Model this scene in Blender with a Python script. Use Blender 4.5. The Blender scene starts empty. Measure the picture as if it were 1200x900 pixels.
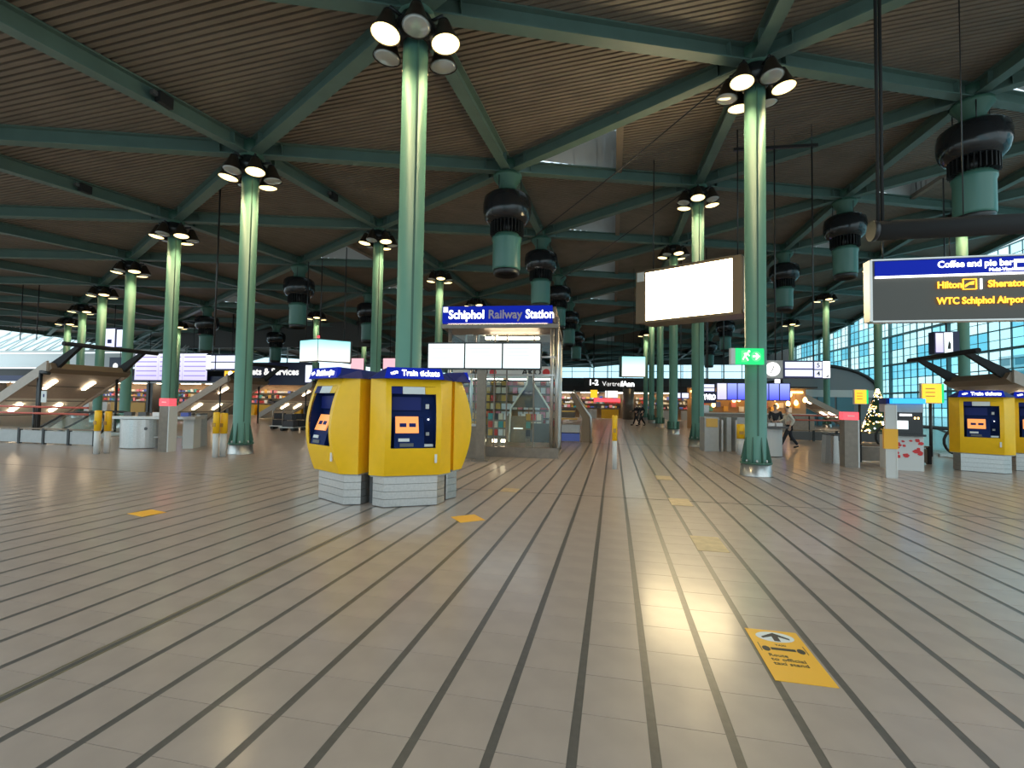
import bpy, bmesh, math, random
from mathutils import Vector, Matrix
random.seed(7)
SC = bpy.context.scene
COL = SC.collection
R_ = math.radians

# ------------------------------------------------------------------ camera
FPX = 568.7                                   # focal length in pixels of the 1200x900 frame
YAW, PITCH, ROLL = -0.2069, 0.0384, 0.0157
CAM = Vector((0, 0, 1.6))
FWD = Vector((math.sin(YAW)*math.cos(PITCH), math.cos(YAW)*math.cos(PITCH), math.sin(PITCH)))
_r = Vector((math.cos(YAW), -math.sin(YAW), 0)); _u = _r.cross(FWD)
RGT = _r*math.cos(ROLL) + _u*math.sin(ROLL)
UPV = _u*math.cos(ROLL) - _r*math.sin(ROLL)
cd = bpy.data.cameras.new('camera'); cam = bpy.data.objects.new('camera', cd); COL.objects.link(cam)
cd.sensor_width = 36; cd.lens = FPX*36/1200; cd.clip_end = 500; cd.clip_start = 0.05
mw = Matrix((RGT, UPV, -FWD)).transposed().to_4x4(); mw.translation = CAM
cam.matrix_world = mw; SC.camera = cam

# ------------------------------------------------------------------ sky, exposure
w = bpy.data.worlds.new('sky'); SC.world = w; w.use_nodes = True
nt = w.node_tree; nt.nodes.clear()
wo = nt.nodes.new('ShaderNodeOutputWorld'); bg = nt.nodes.new('ShaderNodeBackground')
cl = nt.nodes.new('ShaderNodeTexNoise'); cl.inputs['Scale'].default_value = 2.2; cl.inputs['Detail'].default_value = 3
cr = nt.nodes.new('ShaderNodeValToRGB')
cr.color_ramp.elements[0].position = .35; cr.color_ramp.elements[0].color = (.52, .80, .92, 1)
cr.color_ramp.elements[1].position = .65; cr.color_ramp.elements[1].color = (.86, .96, 1, 1)
nt.links.new(cl.outputs['Fac'], cr.inputs['Fac']); nt.links.new(cr.outputs['Color'], bg.inputs['Color'])
bg.inputs['Strength'].default_value = 1.4
nt.links.new(bg.outputs[0], wo.inputs[0])
vs = SC.view_settings; vs.view_transform = 'Standard'; vs.look = 'None'; vs.gamma = 1; vs.use_curve_mapping = False
vs.exposure = 0.28
LAMP_WATT = 150.0
try:
    SC.cycles.max_bounces = 7; SC.cycles.transparent_max_bounces = 12
    SC.cycles.sample_clamp_indirect = 6
    SC.cycles.use_denoising = True
except Exception: pass

# ------------------------------------------------------------------ placing helpers
def ray(px, py): return RGT*((px-600)/FPX) - UPV*((py-450)/FPX) + FWD
def W(px, py, d): return CAM + ray(px, py)*d              # a point d metres in front of the camera
def G(px, py):                                            # the floor point seen there
    r = ray(px, py); return CAM + r*(-CAM.z/r.z)
def depth(p): return (Vector(p)-CAM).dot(FWD)

# ------------------------------------------------------------------ materials
def mat(name, col, rough=.5, metal=0, emit=None, es=0, noise=0, nscale=8, bump=0, spec=.5, alpha=1):
    m = bpy.data.materials.new(name); m.use_nodes = True
    n = m.node_tree.nodes; l = m.node_tree.links; b = n['Principled BSDF']
    b.inputs['Base Color'].default_value = (*col, 1); b.inputs['Roughness'].default_value = rough
    b.inputs['Metallic'].default_value = metal; b.inputs['Specular IOR Level'].default_value = spec
    if emit: b.inputs['Emission Color'].default_value = (*emit, 1); b.inputs['Emission Strength'].default_value = es
    if noise or bump:
        tc = n.new('ShaderNodeTexCoord'); t = n.new('ShaderNodeTexNoise')
        t.inputs['Scale'].default_value = nscale; t.inputs['Detail'].default_value = 4
        l.new(tc.outputs['Object'], t.inputs['Vector'])
        if noise:
            r = n.new('ShaderNodeValToRGB')
            r.color_ramp.elements[0].position = .3; r.color_ramp.elements[1].position = .7
            r.color_ramp.elements[0].color = (*[c*(1-noise) for c in col], 1)
            r.color_ramp.elements[1].color = (*[min(1, c*(1+noise)) for c in col], 1)
            l.new(t.outputs['Fac'], r.inputs['Fac']); l.new(r.outputs['Color'], b.inputs['Base Color'])
        if bump:
            bp = n.new('ShaderNodeBump'); bp.inputs['Strength'].default_value = bump; bp.inputs['Distance'].default_value = .01
            l.new(t.outputs['Fac'], bp.inputs['Height']); l.new(bp.outputs[0], b.inputs['Normal'])
    return m
def glass(name, tint=(.9, .97, .96), refl=.12):
    m = bpy.data.materials.new(name); m.use_nodes = True
    n = m.node_tree.nodes; l = m.node_tree.links; n.clear()
    o = n.new('ShaderNodeOutputMaterial'); mx = n.new('ShaderNodeMixShader')
    t = n.new('ShaderNodeBsdfTransparent'); g = n.new('ShaderNodeBsdfGlossy'); lw = n.new('ShaderNodeLayerWeight'); pw = n.new('ShaderNodeMath'); pw.operation = 'POWER'; fr = n.new('ShaderNodeMath'); fr.operation = 'MULTIPLY_ADD'
    t.inputs[0].default_value = (*tint, 1); g.inputs['Roughness'].default_value = .03; lw.inputs['Blend'].default_value = .5
    pw.inputs[1].default_value = 4; fr.inputs[1].default_value = .5; fr.inputs[2].default_value = .035
    l.new(lw.outputs['Facing'], pw.inputs[0]); l.new(pw.outputs[0], fr.inputs[0]); l.new(fr.outputs[0], mx.inputs[0]); l.new(t.outputs[0], mx.inputs[1]); l.new(g.outputs[0], mx.inputs[2]); l.new(mx.outputs[0], o.inputs[0])
    return m
def emis(name, col, s, dark=(.02, .02, .02)): return mat(name, dark, .3, 0, col, s)
def screen_mat(name, c1, c2, s, axis=2, scale=1.0, off=0.0):
    m = mat(name, (.02, .02, .02), .25, 0, c1, s); n = m.node_tree.nodes; l = m.node_tree.links
    tc = n.new('ShaderNodeTexCoord'); sp = n.new('ShaderNodeSeparateXYZ'); r = n.new('ShaderNodeValToRGB')
    l.new(tc.outputs['Generated'], sp.inputs[0]); l.new(sp.outputs[axis], r.inputs[0])
    r.color_ramp.elements[0].color = (*c1, 1); r.color_ramp.elements[1].color = (*c2, 1)
    l.new(r.outputs[0], n['Principled BSDF'].inputs['Emission Color']); return m

M = {}
M['tile'] = mat('floor_stone', (.385, .302, .252), .40, noise=.07, nscale=3.5, spec=.6)
_tb = M['tile'].node_tree.nodes['Principled BSDF']                # polished wax film over the stone
_tb.inputs['Coat Weight'].default_value = .45; _tb.inputs['Coat Roughness'].default_value = .17; _tb.inputs['Coat IOR'].default_value = 1.45
M['stripe'] = mat('floor_stripe_dark', (.105, .092, .08), .34, noise=.12, nscale=20)
M['joint'] = mat('joint_brass', (.35, .30, .2), .35, .7)
M['green'] = mat('column_green', (.115, .275, .22), .5, noise=.04, nscale=2)
M['beam'] = mat('beam_green', (.10, .165, .14), .5, noise=.08, nscale=2)
M['dgreen'] = mat('dark_green', (.05, .13, .09), .5)
M['deck'] = mat('deck_brown', (.195, .158, .122), .6, noise=.12, nscale=1.2)
M['white_deck'] = mat('skylight_white', (.50, .50, .49), .6)
M['black'] = mat('black_metal', (.018, .018, .018), .35)
M['matte_black'] = mat('matte_black', (.012, .012, .012), .8)
M['gloss_black'] = mat('gloss_black', (.015, .016, .018), .16)
M['steel'] = mat('brushed_steel', (.55, .54, .52), .32, .85, noise=.08, nscale=30)
M['grey'] = mat('grey_panel', (.40, .40, .39), .45, noise=.05)
M['lgrey'] = mat('light_grey', (.62, .62, .6), .5)
M['dgrey'] = mat('dark_grey', (.10, .10, .10), .5)
M['brown_steel'] = mat('brown_steel', (.22, .185, .15), .4, .4, noise=.1)
M['yellow'] = mat('machine_yellow', (.95, .53, .008), .38, noise=.03)
M['blue'] = mat('sign_blue', (.008, .018, .14), .5, spec=.25)
M['navy'] = mat('recess_navy', (.004, .018, .10), .6, spec=.15)
M['deep_navy'] = mat('board_navy', (.012, .014, .07), .4)
M['white'] = mat('white_paint', (.8, .8, .8), .5)
M['orange'] = mat('screen_orange', (.6, .25, .08), .3, 0, (1, .36, .10), .75)
M['label_paper'] = mat('label_paper', (.75, .75, .72), .6)
M['lens_on'] = emis('lamp_lit', (1, .78, .34), 2.6)
M['lens_off'] = mat('lamp_unlit_glass', (.45, .45, .42), .15, .3)
M['bell'] = mat('lamp_bell', (.045, .03, .02), .35, .3)
M['billboard'] = emis('billboard_light', (1, .79, .44), 14)
M['wood_brown'] = mat('billboard_frame_brown', (.20, .135, .075), .5)
M['glass'] = glass('clear_glass')
M['facade_glass'] = glass('facade_glass', (.72, .95, .97))
M['mullion'] = mat('mullion_teal', (.10, .20, .21), .5)
M['exit_green'] = emis('exit_green', (.0, .62, .16), 1.0, (0, .25, .06))
M['exit_white'] = emis('exit_pale', (.85, 1, .7), 1.6)
M['letter'] = emis('letter_white', (1, 1, 1), 2.2, (.8, .8, .8))
M['letter_soft'] = emis('letter_soft', (.9, .88, .85), .9, (.8, .8, .8))
M['letter_off'] = mat('letter_unlit', (.42, .36, .36), .5)
M['letter_amber'] = emis('letter_amber', (1, .42, .02), 1.6, (.7, .3, .02))
M['blue_lit'] = mat('blue_lit', (.002, .006, .05), .6, 0, (.003, .014, .34), .85, spec=.1)
M['sign_dark'] = mat('sign_dark', (.075, .068, .055), .5)
M['alu'] = mat('aluminium', (.62, .60, .57), .4, .6)
M['sticker'] = mat('sticker_yellow', (.92, .46, .035), .45)
M['sticker_pale'] = mat('sticker_glare_pale', (.50, .37, .20), .5, noise=.15)  # yellow paled to mimic stickers washed out by floor reflection
M['ink'] = mat('ink_black', (.02, .02, .02), .5)
M['red'] = mat('red_paint', (.65, .03, .03), .4)
M['red_lit'] = emis('red_lit', (1, .07, .09), 1.5, (.6, .02, .03))
M['yellow_lit'] = emis('yellow_lit', (1, .50, .02), 1.1, (.7, .4, .02))
M['canopy_grey'] = mat('canopy_grey', (.42, .35, .29), .4, noise=.05)
M['canopy_edge'] = mat('canopy_bronze', (.20, .14, .09), .45)
M['soffit'] = mat('canopy_soffit', (.80, .77, .68), .3, noise=.03)
M['rubber'] = mat('rubber_black', (.012, .012, .012), .5)
M['strip_warm'] = emis('strip_warm', (1, .78, .52), 11)
M['strip_white'] = emis('strip_white', (1, .95, .85), 12)
M['scr_white'] = screen_mat('screen_white', (.80, .95, .98), (.92, 1, 1), 1.25)
M['scr_cyan'] = screen_mat('screen_cyan', (1, .97, .85), (.28, .85, .9), 1.35)
M['scr_violet'] = screen_mat('screen_violet', (.62, .56, .95), (.85, .85, 1), 1.0)
M['scr_blue'] = screen_mat('screen_blue', (.06, .07, .95), (.35, .42, 1), 1.1)
M['scr_dep'] = screen_mat('screen_departures', (.66, .66, 1), (.78, .86, 1), 1.15)
M['shop_wall'] = mat('shop_wall_warm', (.42, .27, .15), .6)
M['shop_dark'] = mat('shop_dark', (.035, .03, .028), .6)
M['back_wall'] = mat('back_wall_dark', (.075, .07, .065), .6)
M['white_band'] = mat('white_band', (.72, .73, .72), .5)
M['sky_pane'] = glass('skylight_glass', (.9, .98, 1))
M['dim_pane'] = glass('dim_glass', (.5, .5, .49))  # tint darkened so that the roof lights look dimmer
M['skin'] = mat('skin', (.55, .36, .27), .5)
M['cream'] = mat('cream_cloth', (.66, .62, .54), .8)
M['dark_cloth'] = mat('dark_cloth', (.02, .022, .03), .8)
M['hair'] = mat('hair_black', (.015, .012, .01), .5)
M['bulb'] = emis('bulb_warm', (1, .55, .16), 7)
M['bulb_white'] = emis('bulb_white', (.8, .85, 1), 6)
M['fir'] = mat('fir_green', (.02, .07, .03), .8)
M['building'] = mat('outside_building', (.45, .55, .58), .6)
M['building_dark'] = mat('outside_window', (.10, .22, .26), .2)
M['rust'] = mat('red_tube', (.60, .13, .09), .4)
for k, c in dict(pink=(.8, .25, .3), cream2=(.75, .65, .5), red2=(.6, .06, .05), teal=(.08, .35, .35), ochre=(.65, .38, .08), wh=(.75, .75, .75), bl=(.1, .15, .5), bk=(.04, .04, .05)).items():
    M['g_'+k] = mat('goods_'+k, c, .5)
GOODS = [M['g_'+k] for k in ('pink', 'cream2', 'red2', 'teal', 'ochre', 'wh', 'bl', 'bk')]

# ------------------------------------------------------------------ mesh helpers
class MB:
    def __init__(s): s.v = []; s.f = []; s.smooth = set()
    def add(s, vs, fs, smooth=False):
        o = len(s.v); s.v += [tuple(v) for v in vs]
        for f in fs:
            if smooth: s.smooth.add(len(s.f))
            s.f.append([i+o for i in f])
        return s
    def box(s, c, d):
        x, y, z = c; a, b, e = d[0]/2, d[1]/2, d[2]/2
        return s.add([(x+i*a, y+j*b, z+k*e) for k in (-1, 1) for j in (-1, 1) for i in (-1, 1)],
                     [(0, 2, 3, 1), (4, 5, 7, 6), (0, 1, 5, 4), (2, 6, 7, 3), (0, 4, 6, 2), (1, 3, 7, 5)])
    def obox(s, c, ax, ay, az):                            # box with half-axis vectors
        c = Vector(c)
        return s.add([c+ax*i+ay*j+az*k for k in (-1, 1) for j in (-1, 1) for i in (-1, 1)],
                     [(0, 2, 3, 1), (4, 5, 7, 6), (0, 1, 5, 4), (2, 6, 7, 3), (0, 4, 6, 2), (1, 3, 7, 5)])
    def prism(s, poly, z0, z1):
        n = len(poly)
        return s.add([(x, y, z0) for x, y in poly]+[(x, y, z1) for x, y in poly],
                     [list(range(n))[::-1], list(range(n, 2*n))]+[(i, (i+1) % n, n+(i+1) % n, n+i) for i in range(n)])
    def slab(s, pts, t):                                   # polygon in space thickened along vector t
        n = len(pts); pts = [Vector(p) for p in pts]; t = Vector(t)
        return s.add(pts+[p+t for p in pts], [list(range(n))[::-1], list(range(n, 2*n))]+[(i, (i+1) % n, n+(i+1) % n, n+i) for i in range(n)])
    def lathe(s, prof, n=24, c=(0, 0, 0), cap=True):       # profile of (r, z)
        vs = []; fs = []
        for r, z in prof:
            for k in range(n):
                a = 2*math.pi*k/n; vs.append((c[0]+r*math.cos(a), c[1]+r*math.sin(a), c[2]+z))
        m = len(prof)
        for i in range(m-1):
            for k in range(n):
                fs.append((i*n+k, i*n+(k+1) % n, (i+1)*n+(k+1) % n, (i+1)*n+k))
        s.add(vs, fs, True)
        if cap:
            o = len(s.v)-m*n
            s.f.append([o+k for k in range(n)][::-1]); s.f.append([o+(m-1)*n+k for k in range(n)])
        return s
    def tube(s, pts, r, n=8, r2=None):
        pts = [Vector(p) for p in pts]; vs = []; fs = []; m = len(pts); prev = None
        for i, p in enumerate(pts):
            t = (pts[min(i+1, m-1)]-pts[max(i-1, 0)]).normalized()
            if prev is None:
                a = Vector((0, 0, 1)) if abs(t.z) < .9 else Vector((1, 0, 0)); u = t.cross(a).normalized()
            else: u = (prev-t*prev.dot(t)).normalized()
            prev = u; v = t.cross(u); rr = r if r2 is None else r+(r2-r)*i/max(1, m-1)
            for k in range(n):
                an = 2*math.pi*k/n; vs.append(p+u*rr*math.cos(an)+v*rr*math.sin(an))
        for i in range(m-1):
            for k in range(n): fs.append((i*n+k, i*n+(k+1) % n, (i+1)*n+(k+1) % n, (i+1)*n+k))
        s.add(vs, fs, True); o = len(s.v)-m*n
        s.f.append([o+k for k in range(n)][::-1]); s.f.append([o+(m-1)*n+k for k in range(n)])
        return s
    def mesh(s, name, m):
        me = bpy.data.meshes.new(name); me.from_pydata(s.v, [], s.f); me.materials.append(m)
        if s.smooth:
            for i, p in enumerate(me.polygons): p.use_smooth = i in s.smooth
        bm = bmesh.new(); bm.from_mesh(me); bmesh.ops.recalc_face_normals(bm, faces=bm.faces); bm.to_mesh(me); bm.free()
        return me
    def build(s, name, m, parent=None, loc=None, rot=None): return link(name, s.mesh(name, m), parent, loc, rot)
def link(name, me, parent=None, loc=None, rot=None):
    o = bpy.data.objects.new(name, me); COL.objects.link(o)
    if parent: o.parent = parent
    if loc is not None: o.location = loc
    if rot is not None: o.rotation_euler = rot
    return o
def box(name, c, d, m, parent=None): return MB().box((0, 0, 0), d).build(name, m, parent, c)
def thing(name, label, cat, loc=(0, 0, 0), rz=0, group=None):
    o = bpy.data.objects.new(name, None); COL.objects.link(o); o.location = loc; o.rotation_euler = (0, 0, rz)
    return tag(o, label, cat, group)
def tag(o, label, cat, group=None):
    o['label'] = label; o['category'] = cat
    if group: o['group'] = group
    return o
def struct(o): o['kind'] = 'structure'; return o
def copy_tree(o, parent=None):
    c = o.copy(); COL.objects.link(c)
    if parent: c.parent = parent
    for ch in list(o.children): copy_tree(ch, c)
    return c
def text(name, body, size, m, parent, loc, align='LEFT', rot=(math.pi/2, 0, 0), bold=.012, width=None, ext=.006, shear=0):
    cu = bpy.data.curves.new(name, 'FONT'); cu.body = body; cu.size = size; cu.align_x = align; cu.align_y = 'CENTER'
    cu.extrude = ext; cu.offset = bold*size; cu.resolution_u = 3; cu.shear = shear
    t = bpy.data.objects.new(name, cu); COL.objects.link(t)
    bpy.context.view_layer.update()
    me = bpy.data.meshes.new_from_object(t.evaluated_get(bpy.context.evaluated_depsgraph_get()))
    me.materials.clear(); me.materials.append(m)
    bpy.data.objects.remove(t)
    o = link(name, me, parent, loc, rot)
    if width:
        xs = [v.co.x for v in me.vertices]; k = width/(max(xs)-min(xs))
        for v in me.vertices: v.co.x *= k
    return o
def face(name, pts, m, parent, t=.004):                    # flat print: polygon in local x-z, front towards -y
    return MB().slab([(x, 0, z) for x, z in pts], (0, -t, 0)).build(name, m, parent)
def cam_rot(p): return math.atan2(-(p[0]), p[1])            # turn a -y front so that it looks back along the line to the camera

# ================================================================== STRUCTURE
# ---- floor
FX0, FX1, FY0, FY1 = -70, 27.2, -10, 83.4
SP, PH, SW = .3713, -.172, .046
floor = struct(box('floor', ((FX0+FX1)/2, (FY0+FY1)/2, -.16), (FX1-FX0, FY1-FY0, .28), M['stripe']))
k0 = math.floor((FX0-PH)/SP)+1; k1 = math.floor((FX1-PH)/SP)
fl_o = Vector(floor.location)
stripes = []
lanes = []
for k in range(k0, k1): lanes.append((PH+k*SP+SW/2, PH+(k+1)*SP-SW/2, PH+k*SP))
TY = .371
near = sorted(((Vector(((a+b)/2, (j+.5)*TY, 0))-Vector((0, 0, 0))).length, a, b, j) for a, b, s in lanes if -6 < a < 6 for j in range(2, 20)
              if abs((((a+b)/2)*RGT.x+(j+.5)*TY*RGT.y)) < 1.12*(((a+b)/2)*FWD.x+(j+.5)*TY*FWD.y)+.2)
near_set = set((round(a, 3), j) for _, a, b, j in near[:280])
tw = SP-SW
def tile_mb(mb, cx, cy, wx, wy):
    e = .0016; z = 0.0; h = -.012
    a, b = wx/2, wy/2
    return mb.add([(cx-a, cy-b, h), (cx+a, cy-b, h), (cx+a, cy+b, h), (cx-a, cy+b, h),
                   (cx-a+e*.3, cy-b+e, z), (cx+a-e*.3, cy-b+e, z), (cx+a-e*.3, cy+b-e, z), (cx-a+e*.3, cy+b-e, z)],
                  [(4, 5, 6, 7), (0, 1, 5, 4), (1, 2, 6, 5), (2, 3, 7, 6), (3, 0, 4, 7)])
tme = tile_mb(MB(), 0, 0, tw, TY-.0006).mesh('floor_tile', M['tile'])
for _, a, b, j in near[:280]:
    link('floor_tile', tme, floor, Vector(((a+b)/2, (j+.5)*TY, 0))-fl_o)
rest = MB()
for a, b, s in lanes:
    cx = (a+b)/2
    inner = -8 < cx < 10
    j0 = 0; j1 = int(14/TY) if inner else 0
    if inner:
        for j in range(j0, j1):
            if (round(a, 3), j) not in near_set: tile_mb(rest, cx, (j+.5)*TY, tw, TY-.0006)
        yb = j1*TY
        rest.add([(a, yb, 0), (b, yb, 0), (b, FY1, 0), (a, FY1, 0)], [(0, 1, 2, 3)])
        rest.add([(a, FY0, 0), (b, FY0, 0), (b, 0, 0), (a, 0, 0)], [(0, 1, 2, 3)])
    else:
        rest.add([(a, FY0, 0), (b, FY0, 0), (b, FY1, 0), (a, FY1, 0)], [(0, 1, 2, 3)])
ro = rest.build('floor_tile_field', M['tile'], floor, -fl_o); ro['kind'] = 'stuff'
sme = MB().box((0, 0, -.012), (SW, FY1-FY0, .02)).mesh('floor_stripe', M['stripe'])
for k in range(k0, k1+1):
    link('floor_stripe', sme, floor, Vector((PH+k*SP, (FY0+FY1)/2, 0))-fl_o)
jx = PH+SP*(-8)
for dx in (-.032, .032): MB().box((0, 0, 0), (.012, FY1-FY0, .004)).build('expansion_strip', M['joint'], floor, Vector((jx+dx, (FY0+FY1)/2, .001))-fl_o)
for yy in (8.62, 20.0): MB().box((0, 0, 0), (FX1-FX0-.2, .018, .003)).build('cross_joint', M['stripe'], floor, Vector(((FX0+FX1)/2, yy, .001))-fl_o)

# ---- roof lattice: triangles of eight metre sides
KS = .905
S = 8.8454*KS; X0 = -4.0688*KS; Y0 = 9.1426*KS
QC = (8.89057, .0789, .15753, .00032, -.00042, -.00229)
def roof_z(x, y):
    x = max(-62, min(33, x/KS)); y = max(-8, min(66, y/KS))
    z = QC[0]+QC[1]*x+QC[2]*y+QC[3]*x*x+QC[4]*x*y+QC[5]*y*y
    return 1.6+(z-1.6)*KS
def node(i, j):
    x = X0+S*math.sqrt(3)/2*j; y = Y0+S*i+S*.5*j
    return Vector((x, y, roof_z(x, y)))
def keep(p):
    v = p-CAM; d = v.dot(FWD); l = v.dot(RGT)
    return -66 < p.x < 30 and -9 < p.y < (90 if p.x > -40 else 62) and d > -7 and -1.3*max(d, 0)-9 < l < 1.3*max(d, 0)+9
N = {}
for i in range(-8, 18):
    for j in range(-10, 6):
        p = node(i, j)
        if keep(p): N[(i, j)] = p
def is_fan(i, j): return j % 2 == 0 and i+j > 0
ceiling = struct(bpy.data.objects.new('ceiling', None)); COL.objects.link(ceiling)
def clip(poly, ax, v, sign):
    out = []
    for a, b in zip(poly, poly[1:]+poly[:1]):
        da, db = (a[ax]-v)*sign, (b[ax]-v)*sign
        if da >= 0: out.append(a)
        if (da > 0 and db < 0) or (da < 0 and db > 0): out.append(a.lerp(b, da/(da-db)))
    return out
DZ = .215
def corrugated(poly, dist, m, name, parent, hgt=.085):
    mb = MB(); pit = .175 if dist < 34 else .35
    nrm = (poly[1]-poly[0]).cross(poly[2]-poly[0]); nrm.normalize()
    ymin = min(p.y for p in poly); ymax = max(p.y for p in poly)
    br = [0, .64, .70, .94]; hs = [0, 0, 1, 1]
    k = math.floor(ymin/pit)
    ys = []
    while k*pit < ymax+pit:
        for b, h in zip(br, hs): ys.append(((k+b)*pit, h*hgt))
        k += 1
    for (ya, ha), (yb, hb) in zip(ys, ys[1:]):
        if yb <= ymin or ya >= ymax: continue
        q = clip(clip(poly, 1, ya, 1), 1, yb, -1)
        if len(q) < 3: continue
        vs = []
        for p in q:
            t = (p.y-ya)/(yb-ya); vs.append((p.x, p.y, p.z+ha+(hb-ha)*t))
        mb.add(vs, [list(range(len(vs)))])
    return mb.build(name, m, parent)
n_hood = 0
for (i, j) in list(N):
    for tri in (((i, j), (i+1, j), (i, j+1)), ((i, j), (i-1, j+1), (i, j+1))):
        if not all(t in N for t in tri): continue
        P = [N[t]+Vector((0, 0, DZ)) for t in tri]
        dist = min(depth(p) for p in P)
        if tri[1] == (i-1, j+1) and is_fan(i, j):          # the corner at the fan is cut away for a roof light
            a, b, c = P; f = .55
            b1 = a.lerp(b, f); c1 = a.lerp(c, f)
            corrugated([b1, b, c, c1], dist, M['deck'], 'roof_panel', ceiling)
            a0 = a.lerp((b1+c1)/2, .16)
            up = Vector((0, 0, 1.5))
            hood = MB()
            for p, q in ((a0, b1), (b1, c1), (c1, a0)):
                hood.add([p, q, q+up, p+up], [(0, 1, 2, 3)])
                for kk in range(1, 12):
                    r = p.lerp(q, kk/12); d = (q-p).normalized()*.03
                    hood.add([r-d, r+d, r+d+up, r-d+up], [(0, 1, 2, 3)])
            ho = hood.build('roof_light_hood', M['white_deck'], ceiling)
            MB().slab([a0+up, b1+up, c1+up], (0, 0, .03)).build('roof_light_pane', M['dim_pane'], ho)
            fr = MB()
            for p, q in ((b1, c1),): fr.obox((p+q)/2-Vector((0, 0, .02)), (q-p)/2, Vector((.11, 0, 0)), Vector((0, 0, .09)))
            fr.build('roof_light_frame', M['deck'], ho)
        else:
            corrugated(P, dist, M['deck'], 'roof_panel', ceiling)
def beam(a, b):
    a, b = Vector(a), Vector(b); d = (b-a); L = d.length; t = d.normalized()
    s = t.cross(Vector((0, 0, 1))).normalized(); u = s.cross(t)
    a = a+t*.28; b = b-t*.28; L = (b-a).length; mid = (a+b)/2
    mb = MB()
    H = .19
    mb.obox(mid, t*L/2, s*.016, u*H)
    mb.obox(mid-u*H, t*L/2, s*.15, u*.018)
    mb.obox(mid+u*H, t*L/2, s*.15, u*.018)
    for q in (.55, L-.55): mb.obox(a+t*q, t*.012, s*.14, u*H)
    return mb
nb = 0; farbeams = MB()
for (i, j) in list(N):
    for e in ((i+1, j), (i, j+1), (i-1, j+1)):
        if e in N:
            if min(depth(N[e]), depth(N[(i, j)])) > 47: 
                bmx = beam(N[(i, j)], N[e]); farbeams.add(bmx.v, bmx.f); continue
            beam(N[(i, j)], N[e]).build('roof_beam', M['beam'], ceiling); nb += 1
fb = farbeams.build('far_roof_beams', M['beam'], ceiling); fb['kind'] = 'stuff'
hub = MB().lathe([(.20, -.29), (.34, -.285), (.34, .22), (.2, .24)], 16).mesh('roof_node', M['dgreen'])
for k, p in N.items(): link('roof_node', hub, ceiling, p)
print('roof nodes', len(N), 'beams', nb)

# ---- back and side walls
wb = struct(bpy.data.objects.new('wall_back', None)); COL.objects.link(wb)
YB = 57.2
MB().box((-15, YB+.2, 2.1), (54, .3, 4.2)).build('wall_panel', M['back_wall'], wb)
MB().box((-8, 83.2, 3), (70, .3, 6)).build('wall_panel', M['back_wall'], wb); MB().box((-8, 83.2, 10.8), (70, .3, 5.2)).build('wall_panel', M['back_wall'], wb)
for kx in range(-40, 26, 3):                              # clerestory band
    MB().box((kx+1.5, 83.2, 7.1), (2.94, .03, 2.2)).build('clerestory_pane', M['sky_pane'], wb)
mb = MB()
for kx in range(-40, 27, 3): mb.box((kx, 83.2, 7.1), (.09, .12, 2.2))
mb.box((-8, 83.2, 7.1), (68, .1, .08)); mb.build('clerestory_bars', M['mullion'], wb)
wl = struct(bpy.data.objects.new('wall_left', None)); COL.objects.link(wl)
YL = 42.6
MB().box((-54, YL+.2, 2.3), (45, .3, 4.6)).build('wall_panel', M['shop_dark'], wl)
MB().box((-35, YL+.2, 8.6), (24, .3, 3.6)).build('wall_panel', M['back_wall'], wl)
for kx in range(-46, -32, 2): MB().box((kx+1, YL+.2, 5.9), (1.9, .03, 1.7)).build('clerestory_pane', M['sky_pane'], wl)
mb = MB()
for kx in range(-46, -31, 2): mb.box((kx, YL+.2, 5.9), (.07, .12, 1.8))
mb.build('clerestory_bars', M['white_band'], wl)

# slanted roof light along the far left edge
sk = struct(bpy.data.objects.new('window_1', None)); COL.objects.link(sk)
for n_, kx in enumerate(range(-76, -44, 2)):
    a = Vector((kx, YL-.4, 6.6)); b = Vector((kx+1.9, YL-.4, 6.6)); c = Vector((kx+1.9, YL+2.6, 9.3)); d = Vector((kx, YL+2.6, 9.3))
    MB().slab([a, b, c, d], (0, -.02, .03)).build('window_pane', M['sky_pane'], sk)
mb = MB()
for kx in range(-76, -43, 2):
    mb.tube([(kx, YL-.45, 6.6), (kx, YL+2.55, 9.3)], .06, 6); mb.tube([(kx, YL-.4, 6.5), (kx+2.0, YL+2.5, 9.1)], .09, 6)
mb.box((-60, YL-.4, 6.5), (33, .25, .2)); mb.build('window_frame', M['lgrey'], sk)
box('wall_band', (-60, YL-.2, 5.5), (33, .3, 1.5), M['white_band'], wl)

# glazed facade on the right
XF = 26.9
fac = struct(bpy.data.objects.new('window_2', None)); COL.objects.link(fac)
ys = [12+2.13*k for k in range(34)]; zs = [.1, 1.7, 3.1, 4.5, 5.9, 7.3, 8.7, 10.2, 11.7, 13.1]
FG = [glass('facade_glass_%d' % k, c) for k, c in enumerate(((.42, .74, .82), (.62, .90, .95), (.80, .97, .98), (.9, 1, 1)))]
for yk in ys[:-1]:
    for za, zb in zip(zs, zs[1:]):
        MB().box((XF, yk+1.065, (za+zb)/2), (.02, 2.05, zb-za-.06)).build('facade_pane', random.choice(FG), fac)
for k, yk in enumerate(ys):
    w_ = .07 if k % 4 else .20
    MB().box((XF-.02-w_/3, yk, 6.55), (w_*1.3, w_, 13.1)).build('facade_mullion', M['mullion'], fac)
for k, yk in enumerate(ys[:-1]): MB().box((XF-.03, yk+1.065, 6.55), (.05, .05, 13.1)).build('facade_bar', M['mullion'], fac)
for k in range(len(zs)-1): MB().box((XF-.03, (ys[0]+ys[-1])/2, (zs[k]+zs[k+1])/2), (.05, ys[-1]-ys[0], .04)).build('facade_bar', M['mullion'], fac)
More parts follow.
